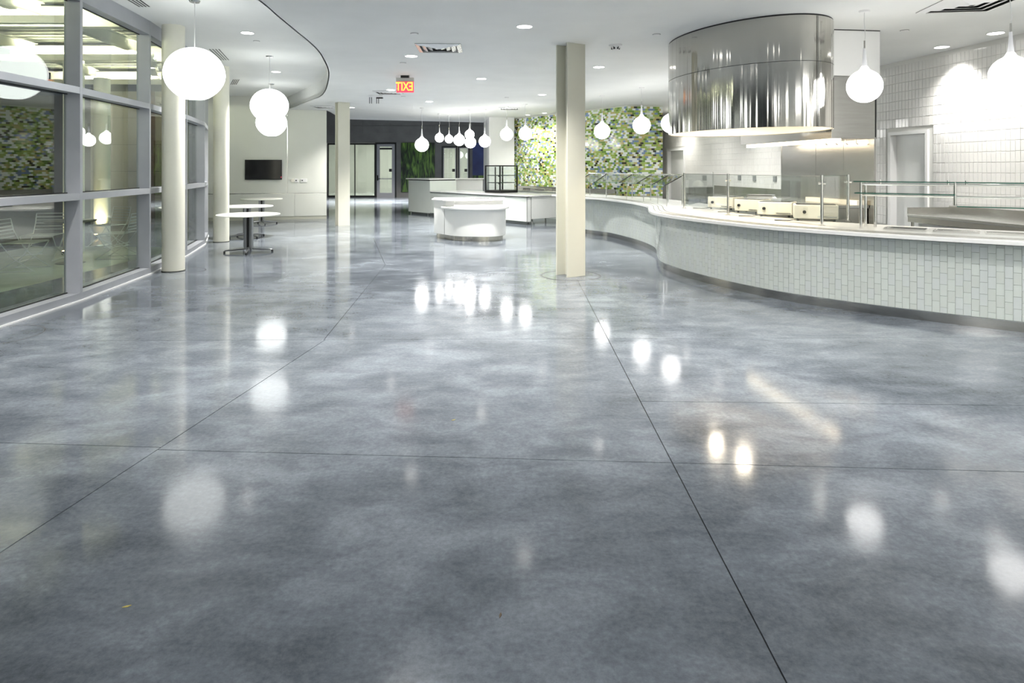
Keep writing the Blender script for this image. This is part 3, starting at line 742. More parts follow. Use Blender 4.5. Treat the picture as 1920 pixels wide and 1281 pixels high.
m_ = MB(); a = q0; b2 = q0 + sn * .3; m_.tube([(a.x, a.y, 1.40), (b2.x, b2.y, 1.40)], .012, 8); m_.tube([(a.x, a.y, .95), (b2.x, b2.y, .95)], .01, 8); part('cross_bar', m_, chrome, gs)
for s in (mid_s - .06, mid_s + .1, .2):
    a = q0 + sd * s; m_ = MB(); m_.tube([(a.x, a.y, 1.42), (a.x, a.y, 1.47)], .012, 8); part('clamp', m_, chrome, gs)
# slanted guards along the far-left part of the counter
Kg = off(-.50); Ko = off(-.16)
idxs = [i for i in range(0, len(Kg)) if 12.1 < Kg[i].y < 16.6]
sl = thing('slanted_guard', 'row of slanted glass guards on slim posts along the far stretch of the curved counter', 'sneeze guard', (0, 0, 0))
step = 18
ks = idxs[::step]
for j, i in enumerate(ks):
    p = Kg[i]; m_ = MB(); post(m_, p, .9, 1.46, .014); part('post', m_, chrome, sl)
    o_ = Ko[i]; m_ = MB(); m_.tube([(p.x, p.y, 1.46), (o_.x, o_.y, 1.27)], .010, 6); part('arm', m_, darkmetal, sl)
    p3 = Ko[min(i + 8, len(Ko) - 1)]; m_ = MB(); post(m_, p3, .9, 1.27, .008); part('post', m_, chrome, sl)
for a, b2 in zip(ks, ks[1:]):
    p, q_, r1, r2 = Kg[a], Kg[b2], Ko[b2], Ko[a]
    m_ = MB(); e_ = .008
    m_.hexa([(p.x, p.y, 1.46 - e_), (q_.x, q_.y, 1.46 - e_), (r1.x, r1.y, 1.27 - e_), (r2.x, r2.y, 1.27 - e_), (p.x, p.y, 1.46), (q_.x, q_.y, 1.46), (r1.x, r1.y, 1.27), (r2.x, r2.y, 1.27)])
    part('glass_panel', m_, glass_c, sl)
    m_ = MB(); m_.tube([(r1.x, r1.y, 1.266), (r2.x, r2.y, 1.266)], .006, 6); part('glass_edge', m_, glass_edge, sl)
m_ = MB(); m_.tube([(Kg[i].x, Kg[i].y, 1.475) for i in range(idxs[0], idxs[-1], 4)], .014, 8); part('top_rail', m_, chrome, sl)
m_ = MB(); m_.tube([(Kg[idxs[-1]].x, Kg[idxs[-1]].y, 1.475), (P[0][0], P[0][1], 1.475)], .014, 8); part('top_rail', m_, chrome, sl)

# ------------------------------------------------------------------ hot plates on the counter
def hotplate(px, py, w_, lab, rot):
    x_, y_ = fl(px, py, .90); t = thing('hot_plate', lab, 'hot plate', (x_, y_, .90), rot, 'hot plates on the counter')
    q_ = MB(); q_.box(-w_ / 2, w_ / 2, 0, .36, .03, .215); part('body', q_, creamplastic, t, bevel=.01)
    q_ = MB(); q_.box(-w_ / 2 + .03, w_ / 2 - .03, .03, .33, .215, .222); part('glass_top', q_, blackgloss, t)
    q_ = MB(); q_.tube([(-.14, 0, .12), (-.14, -.025, .12)], .022, 12); part('knob', q_, black, t)
    q_ = MB(); q_.box(.02, w_ / 2 - .02, -.006, 0, .05, .065); part('vent', q_, ss, t)
    q_ = MB()
    for sx in (-1, 1):
        for yy in (.03, .32): q_.lathe([(.016, 0), (.016, .03)], 8, (sx * (w_ / 2 - .05), yy, 0))
    part('foot', q_, black, t)
    q_ = MB(); q_.tube([(-w_ / 2 + .05, -.005, .03), (-w_ / 2 - .05, -.05, .006), (-w_ / 2 - .15, -.04, .006), (-w_ / 2 - .24, -.08, .006)], .005, 6); part('power_cord', q_, black, t)
hotplate(1530, 415, .54, 'cream hot plate nearest, right of the other hot plates', math.radians(-22))
hotplate(1452, 407, .48, 'cream hot plate second from the right, black knob facing out', math.radians(-34))
hotplate(1402, 400, .44, 'cream hot plate behind the glass guard post, third from the right', math.radians(-45))
hotplate(1350, 393, .48, 'cream hot plate farthest left in the row on the counter', math.radians(-50))
t = thing('heat_lamp', 'cream dome heat lamp on a slim stem behind the glass', 'lamp', (*fl(1309, 379, .9), .9))
q_ = MB(); q_.tube([(-.07, 0, 0), (-.07, 0, .42), (0, 0, .44)], .01, 8); part('stem', q_, chrome, t)
q_ = MB(); q_.lathe([(.115, .33), (.11, .38), (.08, .43), (.03, .455), (.0, .46)], 24); part('dome', q_, creamplastic, t, smooth=True)
q_ = MB(); q_.lathe([(.09, 0), (.09, .015)], 20); part('base', q_, chrome, t)
x_, y_ = fl(1438, 389, .9)
t = thing('slicer_hood', 'white wedge-shaped cover behind the hot plates', 'appliance', (x_, y_ + .1, .90), math.radians(-30))
q_ = MB(); q_.hexa([(-.32, 0, 0), (.32, 0, 0), (.32, .4, 0), (-.32, .4, 0), (-.32, .08, .20), (.1, .08, .20), (.1, .4, .20), (-.32, .4, .20)]); part('body', q_, whitepaint, t, bevel=.006)
q_ = MB(); q_.box(-.33, .12, .07, .41, .20, .215); part('lid', q_, ss, t)

# ------------------------------------------------------------------ island kiosk
kb = [(-1.86, 15.5), (-1.80, 14.78), (-1.52, 14.42)] + [tuple(p) for p in crom([(-1.52, 14.42), (-1.30, 14.15), (-1.0, 14.0), (-.62, 13.95), (-.36, 14.02), (-.20, 14.25), (-.15, 14.6)], 5)[1:]] + [(-.15, 15.5)]
def shrink(pts, k, cx=-1.0, cy=14.8): return [(cx + (p[0] - cx) * k, cy + (p[1] - cy) * k) for p in pts]
ki = thing('island_kiosk', 'free-standing rounded white kiosk with stepped top and steel base', 'counter', (0, 0, 0))
m_ = MB(); m_.prism(shrink(kb, .92), 0, .11); part('base', m_, mat('kiosk_base_steel', (.55, .52, .45), .14, 1), ki, smooth=True)
m_ = MB(); m_.prism(kb, .11, .70); part('body', m_, lam_white, ki, smooth=True, bevel=.003)
ledge = [tuple(p) for p in crom([(-1.60, 14.40), (-1.34, 14.08), (-1.02, 13.92), (-.62, 13.87), (-.32, 13.95), (-.13, 14.20), (-.07, 14.6)], 5)]
m_ = MB(); m_.prism(ledge + [(-.07, 14.95), (-1.60, 14.95)], .70, .74); part('ledge', m_, whiteslab, ki, bevel=.006)
m_ = MB(); m_.prism([(-1.80, 14.80), (-1.50, 14.45), (-1.30, 14.38), (-.22, 14.62), (-.22, 15.45), (-1.82, 15.45)], .70, .87); part('riser', m_, whiteslab, ki)
m_ = MB(); m_.prism([(-1.86, 14.78), (-1.56, 14.38), (-1.3, 14.33), (-.17, 14.58), (-.17, 15.5), (-1.88, 15.5)], .87, .90); part('top', m_, whiteslab, ki, bevel=.005)
m_ = MB(); m_.obox((-1.527, 14.418), (.28, -.27), .004, .004, .11, .70); part('panel_seam', m_, darkmetal, ki)
m_ = MB(); m_.box(-1.15, -.45, 14.75, 15.2, .90, .904); part('drop_in_pan', m_, ssl, ki)

# ------------------------------------------------------------------ cash counter
cc = thing('cash_counter', 'long angled grey and white cash counter with a raised left end', 'counter', (0, 0, 0))
c0 = Vector((-3.70, 22.85)); c1 = Vector((.42, 18.10)); cd = (c1 - c0).normalized(); cn = Vector((-cd.y, cd.x)); CL = (c1 - c0).length
m_ = MB(); m_.obox(c0, cd, 1.38, 1.1, .07, 1.18); part('raised_block', m_, lam_grey, cc, bevel=.003)
m_ = MB(); m_.obox(c0 - cd * .08, cd, 1.50, 1.2, 1.215, 1.255, 0, -.06); part('raised_top', m_, whiteslab, cc, bevel=.005)
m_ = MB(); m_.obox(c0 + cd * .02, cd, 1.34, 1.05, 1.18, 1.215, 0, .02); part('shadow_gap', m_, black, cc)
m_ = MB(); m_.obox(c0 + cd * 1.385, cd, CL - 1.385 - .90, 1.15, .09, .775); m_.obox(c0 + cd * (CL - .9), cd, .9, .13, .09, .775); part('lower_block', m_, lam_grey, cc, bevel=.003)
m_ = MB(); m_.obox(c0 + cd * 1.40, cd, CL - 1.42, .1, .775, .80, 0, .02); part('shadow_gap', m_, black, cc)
m_ = MB(); m_.obox(c0 + cd * 1.39, cd, CL - 1.39 - .92, 1.25, .80, .84, 0, -.06); m_.obox(c0 + cd * (CL - .92), cd, 1.0, .19, .80, .84, 0, -.06); part('worktop', m_, whiteslab, cc, bevel=.005)
m_ = MB(); m_.obox(c0 + cd * .06, cd, CL - 1.1, .95, 0, .09, 0, .08); m_.obox(c0 + cd * (CL - 1.1), cd, 1.0, .05, 0, .09, 0, .08); part('toe_kick', m_, mat('grey_plinth', (.30, .32, .31), .4, .3), cc)
m_ = MB(); m_.obox(c0 + cd * (CL - .0), cd, .012, .14, .09, .775, 0, -.004); part('corner_trim', m_, darkmetal, cc)
m_ = MB(); m_.obox(c0 + cd * (CL + .012), cd, .012, .12, .09, .775, 0, .004); part('end_panel', m_, lam_white, cc)
for k_ in (.12, 1.2):
    p = c0 + cd * k_ + cn * .04; m_ = MB(); m_.tube([(p.x, p.y, 0), (p.x, p.y, .08)], .02, 8); part('leg', m_, chrome, cc)
m_ = MB(); m_.box(-2.55, -1.05, 22.95, 23.25, .84, 1.215); part('rear_riser', m_, whiteslab, cc)
m_ = MB(); m_.box(-2.6, -1.0, 22.85, 23.35, 1.215, 1.25); part('rear_top', m_, whiteslab, cc, bevel=.005)
m_ = MB(); m_.prism([(-2.55, 22.95), (-1.05, 22.95), (-1.05, 23.2), (-2.55, 23.2)], 0, .84); part('rear_base', m_, lam_grey, cc)
# white fridge cabinet
fd = cn.copy(); f0 = c1 + cn * .16 + cd * .03
fr = thing('low_cabinet', 'white low cabinet on steel legs at the right end of the cash counter', 'cabinet', (0, 0, 0))
m_ = MB(); m_.obox(f0, fd, 1.28, .75, .16, .79); part('body', m_, lam_white, fr, bevel=.004)
m_ = MB(); m_.obox(f0 - fd * .02, fd, 1.32, .86, .80, .84, 0, -.05); part('worktop', m_, whiteslab, fr, bevel=.004)
for k_ in (.06, 1.2):
    for nn_ in (.05, .68):
        p = f0 + fd * k_ + Vector((-fd.y, fd.x)) * nn_; m_ = MB(); m_.tube([(p.x, p.y, 0), (p.x, p.y, .16)], .025, 8); part('leg', m_, chrome, fr)
# stainless back line under mosaic
md = (Vector(C1) - Vector(C0)).normalized(); mn = Vector((md.y, -md.x))
sb = thing('rear_worktop', 'stainless worktop and shelf running below the green mosaic wall', 'counter', (0, 0, 0))
a0 = Vector(C0) + md * .3 + mn * .78
m_ = MB(); m_.obox(a0, md, 5.2, .7, .0, .82); part('body', m_, lam_grey, sb)
m_ = MB(); m_.obox(a0, md, 5.2, .76, .82, .86, 0, -.03); part('worktop', m_, ssl, sb, bevel=.004)
m_ = MB(); m_.obox(a0, md, 5.2, .02, .86, .98, 0, .68); part('upstand', m_, ss, sb)
m_ = MB(); m_.obox(a0 + md * 1.0, md, 1.3, .3, .92, .94, 0, .25); m_.obox(a0 + md * 1.0, md, .04, .3, .86, .92, 0, .25); m_.obox(a0 + md * 2.26, md, .04, .3, .86, .92, 0, .25); part('shelf', m_, ss, sb)
# display case
dcy = 19.7; dcx = gx(937.5, dcy)
dcs = thing('display_case', 'black framed glass display case with shelves on the cash counter', 'display case', (dcx, dcy, .84), math.radians(45))
W_, D_, H_ = .78, .69, .86
m_ = MB()
m_.box(0, W_, 0, D_, 0, .08); part('base', m_, black, dcs, bevel=.004)
m_ = MB(); m_.box(0, W_, 0, D_, H_ - .035, H_); part('lid', m_, black, dcs, bevel=.004)
for (x_, y_) in ((0, 0), (W_ - .035, 0), (0, D_ - .035), (W_ - .035, D_ - .035)):
    m_ = MB(); m_.box(x_, x_ + .035, y_, y_ + .035, .08, H_ - .035); part('post', m_, black, dcs)
m_ = MB(); m_.box(.035, W_ - .035, .012, .018, .08, H_ - .035); part('pane', m_, glass_c, dcs)
m_ = MB(); m_.box(.012, .018, .035, D_ - .035, .08, H_ - .035); part('pane', m_, glass_c, dcs)
m_ = MB(); m_.box(.035, W_ - .035, D_ - .018, D_ - .012, .08, H_ - .035); part('pane', m_, glass_c, dcs)
m_ = MB(); m_.box(W_ - .018, W_ - .012, .035, D_ - .035, .08, H_ - .035); part('pane', m_, glass_c, dcs)
for z in (.30, .53):
    m_ = MB(); m_.box(.08, W_ - .04, .10, D_ - .04, z, z + .025); part('shelf', m_, mat('smoked_shelf_%d' % int(z * 100), (.10, .12, .12), .2), dcs)
    m_ = MB(); m_.box(.06, .10, .10, .14, z - .03, z + .02); m_.box(W_ / 2, W_ / 2 + .03, D_ - .07, D_ - .04, .08, H_ - .05); part('bracket', m_, black, dcs)

# ------------------------------------------------------------------ round tables
def make_table(label, x_, y_, rz):
    t = thing('round_table', label, 'table', (x_, y_, 0), rz, 'round white pedestal tables')
    q_ = MB(); q_.lathe([(.52, .700), (.565, .704), (.575, .716), (.572, .728), (.560, .732), (0, .732)], 56); part('tabletop', q_, tablewhite, t, smooth=True)
    q_ = MB(); q_.lathe([(.20, .685), (.20, .700)], 24); part('mounting_plate', q_, pedestal_m, t)
    for s_ in (-1, 1):
        q_ = MB(); q_.box(s_ * .052 - .027, s_ * .052 + .027, -.045, .045, .06, .69); part('pedestal_column', q_, pedestal_m, t, bevel=.008)
    q_ = MB(); q_.box(-.022, .022, -.03, .03, .06, .69); part('pedestal_core', q_, black, t)
    for k_ in range(4):
        a = k_ * PI / 2 + .25; c, s_ = math.cos(a), math.sin(a)
        q_ = MB(); q_.tube([(c * .03, s_ * .03, .085), (c * .10, s_ * .10, .075), (c * .42, s_ * .42, .042)], [.026, .024, .014], 8)
        lg = part('leg', q_, pedestal_m, t, smooth=True)
        q_ = MB(); q_.lathe([(.017, 0), (.02, .01), (.02, .03), (.012, .036)], 10, (c * .425, s_ * .425, 0)); part('foot', q_, black, lg)
    return t
make_table('nearest round white pedestal table, between the two round columns', -5.03, 12.22, math.radians(2))
make_table('middle round white pedestal table, partly behind the second round column', -6.17, 14.9, math.radians(38))
make_table('farthest round white pedestal table, in front of the wall panels', -7.22, 18.45, math.radians(20))

# ------------------------------------------------------------------ TV and wall devices
def on_tv(px): X_ = (px - 960) / F; k = X_; return (E.x - k * E.y) / (d.x - k * d.y)
t1, t2 = on_tv(459.6), on_tv(529)
d = Vector((.965, .262)).normalized()
nrm = Vector((d.y, -d.x)); cpos = E - d * ((t1 + t2) / 2)
tv = thing('television', 'black flat television mounted on the cream panelled wall', 'television', (cpos.x + nrm.x * .03, cpos.y + nrm.y * .03, 1.25), math.atan2(d.y, d.x))
hw = (t1 - t2) / 2
m_ = MB(); m_.box(-hw, hw, -.05, 0, 0, .62); part('bezel', m_, black, tv, bevel=.005)
m_ = MB(); m_.box(-hw + .015, hw - .015, -.053, -.05, .02, .605); part('screen', m_, blackgloss, tv)
m_ = MB(); m_.box(-.2, .2, 0, .025, .15, .45); part('wall_mount', m_, black, tv)
m_ = MB(); m_.lathe([(.0, -.01), (.012, 0), (0, .01)], 8, (hw - .02, -.056, .08)); part('standby_light', m_, red_m, tv)
for i, (pxx, ww, lab) in enumerate(((549, .05, 'round white wall thermostat left of the other wall devices'), (556, .11, 'small square white wall plate between thermostat and wide panel'), (570, .19, 'wide white wall panel with dark button beside the feature wall edge'))):
    tt = on_tv(pxx); p = E - d * tt
    w_ = thing('wall_device', lab, 'wall device', (p.x, p.y, 1.17), math.atan2(d.y, d.x))
    m_ = MB()
    if i == 0: m_.tube([(0, -.025, .05), (0, 0, .05)], .055, 16)
    else: m_.box(-ww / 2, ww / 2, -.02, 0, 0, .11)
    part('cover', m_, whitepaint if i else creamplastic, w_, bevel=.003)
    if i: m_ = MB(); m_.box(-.03 if i == 1 else -.07, .01 if i == 1 else -.03, -.026, -.02, .04, .07); part('button', m_, black, w_)

# ------------------------------------------------------------------ EXIT sign (seen from behind, letters reversed)
ex_x, ex_y = ce(759.5, 142)
sg = thing('exit_sign', 'glowing red EXIT sign with reversed letters hanging from the ceiling', 'exit sign', (ex_x, ex_y, 0))
def sx(px): return gx(px, ex_y) - ex_x
def sz(py): return EYE + (HZ - py) * ex_y / F
m_ = MB(); m_.box(sx(752), sx(767), -.05, .05, sz(146.5), CE); part('ceiling_mount', m_, black, sg)
m_ = MB(); m_.box(sx(743), sx(776), -.03, .03, sz(153), sz(146)); part('housing', m_, ss, sg, bevel=.003)
m_ = MB(); m_.box(sx(743.5), sx(776), -.005, .005, sz(173.5), sz(153)); part('panel', m_, exit_face, sg)
cu = bpy.data.curves.new('exit_text', 'FONT'); cu.body = 'EXIT'; cu.align_x = 'CENTER'; cu.align_y = 'CENTER'; cu.size = .21; cu.extrude = .002; cu.offset = .003
to = bpy.data.objects.new('tmp_text', cu); COL.objects.link(to); bpy.context.view_layer.update()
me = bpy.data.meshes.new_from_object(to.evaluated_get(bpy.context.evaluated_depsgraph_get())); COL.objects.unlink(to); bpy.data.objects.remove(to)
for vv in me.vertices: vv.co = Vector((-vv.co.x * .80, vv.co.z - .009, vv.co.y * 1.15))
me.flip_normals(); me.materials.clear(); me.materials.append(exit_txt)
link('letters', me, sg, (sx(758.5), 0, sz(163)))
m_ = MB(); m_.poly([(sx(744), -.008, sz(166.6)), (sx(748), -.008, sz(167.6)), (sx(748), -.008, sz(165.6))]); part('arrow', m_, exit_txt, sg)

# ------------------------------------------------------------------ ceiling fixtures
def downlight(px, py, lab, z=CE, x=None, y=None, r_=.097, k=1.0):
    if x is None: x, y = ce(px, py, z)
    t = thing('downlight', lab, 'ceiling light', (x, y, z), 0, 'recessed downlights')
    q_ = MB(); q_.lathe([(r_ + .014, -.001), (r_ + .012, -.006), (r_, -.006), (r_, -.001)], 28); part('trim_ring', q_, whitepaint, t, smooth=True)
    q_ = MB(); q_.lathe([(0, -.0065), (r_, -.0065), (r_, -.003)], 28); part('lens', q_, lens_m, t)
    ld = bpy.data.lights.new('beam', 'SPOT'); ld.energy = SPOT_W * k; ld.spot_size = math.radians(114); ld.spot_blend = .9; ld.color = (1, .97, .93); ld.shadow_soft_size = .07
    lo = bpy.data.objects.new('beam', ld); COL.objects.link(lo); lo.parent = t; lo.location = (0, 0, -.02)
def fill_panel(x, y, z, sx_, sy_, lab):  # unseen panel added as fill light from behind the camera
    t = thing('fill_light_panel', lab, 'ceiling light', (x, y, z), 0, 'added fill light panels')
    q_ = MB(); q_.box(-sx_, sx_, -sy_, sy_, -.02, -.001); part('frame', q_, whitepaint, t)
    q_ = MB(); q_.box(-sx_ + .03, sx_ - .03, -sy_ + .03, sy_ - .03, -.026, -.02); part('diffuser', q_, fill_m, t)
for i, (x, y, z) in enumerate(((-2.4, -3.2, CE), (1.6, -3.6, CE), (5.4, -2.8, CE), (7.4, .6, CE))):
    fill_panel(x, y, z, .9, .9, 'unseen fill light panel added behind the camera, panel %s' % 'abcd'[i])
for a in ((983.5, 49.5, 'downlight nearest the camera, alone left of the steel column top'), (771, 105, 'downlight between the square ceiling vent and the exit sign'),
          (902.5, 147.5, 'downlight right of the exit sign, above the display case', CE, None, None, .097, 1.2), (733, 168.5, 'downlight just left of the exit sign'),
          (805, 190.5, 'downlight above the cluster of hanging globes', CE, None, None, .097, 2.2), (658.6, 201.5, 'downlight just right of the far steel column top'),
          (1016.5, 177.5, 'downlight just left of the near steel column'), (1766, 88, 'left downlight near the white tiled wall at right', CE, None, None, .097, .35),
          (1867, 62, 'right downlight near the white tiled wall at right', CE, None, None, .097, .35), (1122.7, 125.5, 'small downlight right of the near steel column'), (989.6, 215.5, 'left downlight close to the mosaic wall', CE, None, None, .07, .3), (1021, 212, 'right downlight close to the mosaic wall', CE, None, None, .07, .3)):
    downlight(*a)
downlight(464, 61.5, 'downlight in the raised ceiling beside the nearest big globe shade', CU)
downlight(517.5, 134.5, 'downlight in the raised ceiling behind the hanging shade stem', CU, None, None, .097, 1.8)
for i, (x_, y_, z_, k_) in enumerate(((-1.0, 5.6, CE, .9), (2.0, 5.5, CE, .85), (4.4, 4.4, CE, .45), (-4.3, 5.4, CU, 1), (7.4, 3.4, CE, .35))):  # downlights added out of frame to light the nearer floor
    downlight(0, 0, 'unseen downlight added for fill above the top edge of the frame, spot %s' % 'abcde'[i], z_, x_, y_, .097, k_)
for i, (x_, y_) in enumerate(((-8.2, 30.5), (-5.2, 30.5), (-2.2, 30.5))):  # unseen lobby downlights, added to lift the far wall
    downlight(0, 0, 'unseen lobby downlight added to brighten the dark far wall, %s one' % ('left', 'middle', 'right')[i], 4.75, x_, y_, .12, 8)
for i, (x_, y_, k_) in enumerate(((5.3, 12.8, .7), (4.9, 15.2, .55), (4.7, 17.2, .30), (4.97, 19.9, .32))):  # downlights added out of sight to brighten the kitchen wall
    downlight(0, 0, 'kitchen fill downlight added out of sight behind the steel drum, %s from it' % ('nearest', 'second', 'third', 'farthest')[i], CE, x_, y_, .097, k_)
def sprk(px, py, lab, z=CE):
    x_, y_ = ce(px, py, z); t = thing('sprinkler', lab, 'sprinkler', (x_, y_, z), 0, 'concealed sprinkler heads')
    q_ = MB(); q_.lathe([(.0, -.010), (.045, -.010), (.05, -.004), (.05, 0)], 18); part('cover', q_, whitepaint, t)
    q_ = MB(); q_.lathe([(.055, -.003), (.055, 0)], 18); part('gap_ring', q_, ringjoint, t)
for a in ((481, 77, 'sprinkler disc beside the downlight in the raised ceiling', CU), (777, 62.8, 'sprinkler disc in front of the square ceiling vent'), (755.6, 118, 'sprinkler disc tinted red above the exit sign'),
          (1231, 64.6, 'sprinkler disc left of the steel drum hood'), (950, 183, 'small sprinkler disc left of the near steel column'), (756, 181, 'sprinkler disc behind the exit sign'), (1696, 57, 'sprinkler disc right of the hanging globe canopy')):
    sprk(*a)
x_, y_ = ce(1154, 84)
t = thing('smoke_detector', 'round white smoke detector on the ceiling right of the steel column', 'smoke detector', (x_, y_, CE))
q_ = MB(); q_.lathe([(.0, -.085), (.04, -.08), (.06, -.05), (.07, -.022), (.095, -.02), (.1, 0)], 24); part('body', q_, whitepaint, t, smooth=True)
for k_ in range(6):
    a = k_ * PI / 3; q_ = MB(); q_.box(.052 * math.cos(a) - .012, .052 * math.cos(a) + .012, .052 * math.sin(a) - .012, .052 * math.sin(a) + .012, -.07, -.03); part('vent', q_, darkmetal, t)
def diffuser(cx, cy, s, rz, lab, z=CE, m1=ssl, m2=ss):
    t = thing('ceiling_vent', lab, 'air vent', (cx, cy, z), rz)
    q_ = MB(); q_.box(-s, s, -s, s, -.003, -.001); part('backing', q_, darkmetal, t)
    for k_, a in enumerate((1.0, .74, .50, .26)):
        o_, i_ = s * a, s * (a - .185); q_ = MB()
        for (x0, x1, y0, y1, sx_, sy_) in ((-1, 1, -1, 0, 0, 1), (-1, 1, 1, 0, 0, -1), (-1, 0, -1, 1, 1, 0), (1, 0, -1, 1, -1, 0)):
            pass
        zo, zi = -.006, -.028
        c4 = [(-1, -1), (1, -1), (1, 1), (-1, 1)]
        for j in range(4):
            p, q2 = c4[j], c4[(j + 1) % 4]
            q_.hexa([(p[0] * i_, p[1] * i_, zi), (q2[0] * i_, q2[1] * i_, zi), (q2[0] * o_, q2[1] * o_, zo - .002), (p[0] * o_, p[1] * o_, zo - .002),
                     (p[0] * i_, p[1] * i_, zi + .003), (q2[0] * i_, q2[1] * i_, zi + .003), (q2[0] * o_, q2[1] * o_, zo), (p[0] * o_, p[1] * o_, zo)])
        part('louvre_ring', q_, m1, t)
x_, y_ = ce(824, 89.5); diffuser(x_, y_, .34, math.radians(2), 'square four-way steel ceiling vent in front of the exit sign')
x_, y_ = ce(1822, 6); diffuser(x_, y_ + .0, .40, math.radians(-7), 'large white square ceiling vent at the upper right corner', CE, whitepaint, whitepaint)
x_, y_ = ce(728, 173); diffuser(x_, y_, .32, 0, 'flat white ceiling vent behind the exit sign', CE, whitepaint, whitepaint)
x_, y_ = ce(955, 203); diffuser(x_, y_, .32, 0, 'farthest white ceiling vent near the mosaic wall', CE, whitepaint, whitepaint)
x_, y_ = ce(606, 200); diffuser(x_, y_, .30, 0, 'white ceiling vent above the right end of the feature wall', CE, whitepaint, whitepaint)
def slotvent(pts, lab, w=.018, z=CU):   # pts: four image corners of the slot bundle : near-left, near-right, far-right, far-left
    q = [Vector(ce(*p, z)) for p in pts]; c = sum(q, Vector((0, 0))) / 4
    t = thing('slot_vent', lab, 'air vent', (c.x, c.y, z), 0, 'linear slot vents')
    _sw = .022
    for k_ in range(4):
        f = (k_ + .5) / 4; a = q[0].lerp(q[1], f) - c; b2 = q[3].lerp(q[2], f) - c; dd2 = (b2 - a).normalized()
        m_ = MB(); m_.obox(a, dd2, (b2 - a).length, _sw, -.003, -.0005, 0, -_sw / 2); part('slot', m_, black, t)
slotvent([(232, -3), (262, -3), (283, 12.5), (259, 12.5)], 'linear slot vent above the curtain wall, nearest the camera')
slotvent([(390, 92), (413, 92), (431, 112.5), (413, 112.5)], 'linear slot vent beside the nearest big globe shade')
slotvent([(436, 149), (450, 149), (444, 158.5), (431, 158.5)], 'short slot vent left of the second globe shade')
x_, y_ = ce(704, 179.5)
t = thing('hanging_bracket', 'white ceiling plate with four thin hanging rods left of the exit sign', 'bracket', (x_, y_, CE))
q_ = MB(); q_.lathe([(.0, -.04), (.16, -.04), (.18, -.015), (.18, 0)], 24); part('plate', q_, whitepaint, t)
q_ = MB(); q_.box(.02, .19, -.02, .02, -.075, -.04); part('bar', q_, black, t)
for k_ in (-.15, -.10, .03, .08):
    q_ = MB(); q_.tube([(k_, 0, -.04), (k_, 0, -.20)], .009, 6); part('rod', q_, black, t)

# ------------------------------------------------------------------ pendants
def pendant(x_, y_, zc, D, lab, grp='small opal globe pendants'):
    t = thing('globe_pendant', lab, 'pendant light', (x_, y_, 0), 0, grp); r_ = D / 2
    prof = []
    for k_ in range(0, 15):
        a = -PI / 2 + (PI * .88) * k_ / 14; prof.append((max(r_ * math.cos(a), .0), zc + r_ * math.sin(a)))
    prof += [(r_ * .27, zc + r_ * 1.02), (r_ * .17, zc + r_ * 1.2)]
    q_ = MB(); q_.lathe(prof, 32); part('globe', q_, globe_m, t, smooth=True)
    zt = zc + r_ * 1.2; q_ = MB(); q_.lathe([(r_ * .17, zt), (r_ * .11, zt + r_ * .5), (r_ * .075, zt + r_ * 1.1), (.0, zt + r_ * 1.12)], 16); part('neck', q_, stem_m, t, smooth=True)
    z2 = zt + r_ * 1.1; q_ = MB(); q_.tube([(0, 0, z2), (0, 0, z2 + .09)], .009, 8); part('ferrule', q_, ss, t)
    q_ = MB(); q_.tube([(0, 0, z2 + .08), (.012, 0, z2 + .14), (-.006, 0, (z2 + CE) / 2 + .1), (0, 0, CE)], .004, 6); part('cord', q_, cord_m, t)
    q_ = MB(); q_.lathe([(0, -.025), (.055, -.022), (.065, 0)], 20, (0, 0, CE)); part('canopy', q_, whitepaint, t)
for (px, Y, zc, D, lab) in ((1621, 7.5, 2.565, .385, 'opal globe pendant just right of the steel drum'), (1895, 6.6, 2.565, .385, 'opal globe pendant at the right frame edge'),
        (1203, 14.6, 2.585, .40, 'opal globe pendant before the mosaic corner'), (1129, 16.2, 2.545, .40, 'opal globe pendant nearest right of the steel column'), (1258, 13.2, 2.53, .40, 'opal globe pendant half hidden by the steel drum'),
        (791, 19.5, 2.32, .42, 'leftmost and lowest globe pendant of the far cluster'), (824, 21.6, 2.635, .30, 'small globe pendant second from left in the far cluster'),
        (842, 22.4, 2.63, .29, 'small globe pendant third from left in the far cluster'), (861, 21.2, 2.54, .38, 'large globe pendant fourth from left in the far cluster'),
        (880.5, 20.2, 2.67, .30, 'upper of two overlapping globe pendants in the far cluster'), (882, 20.9, 2.45, .37, 'lower of two overlapping globe pendants in the far cluster'),
        (909, 20.0, 2.445, .37, 'globe pendant at the left edge of the white wall'), (950, 19.1, 2.62, .38, 'globe pendant in front of the white wall'), (985, 18.4, 2.60, .38, 'globe pendant before the left end of the mosaic')):
    pendant(gx(px, Y), Y, zc, D, lab)
pendant(6.05, 5.0, 2.565, .385, 'opal globe pendant added for light outside the frame at right')  # extra out-of-frame globe, added to light the near right
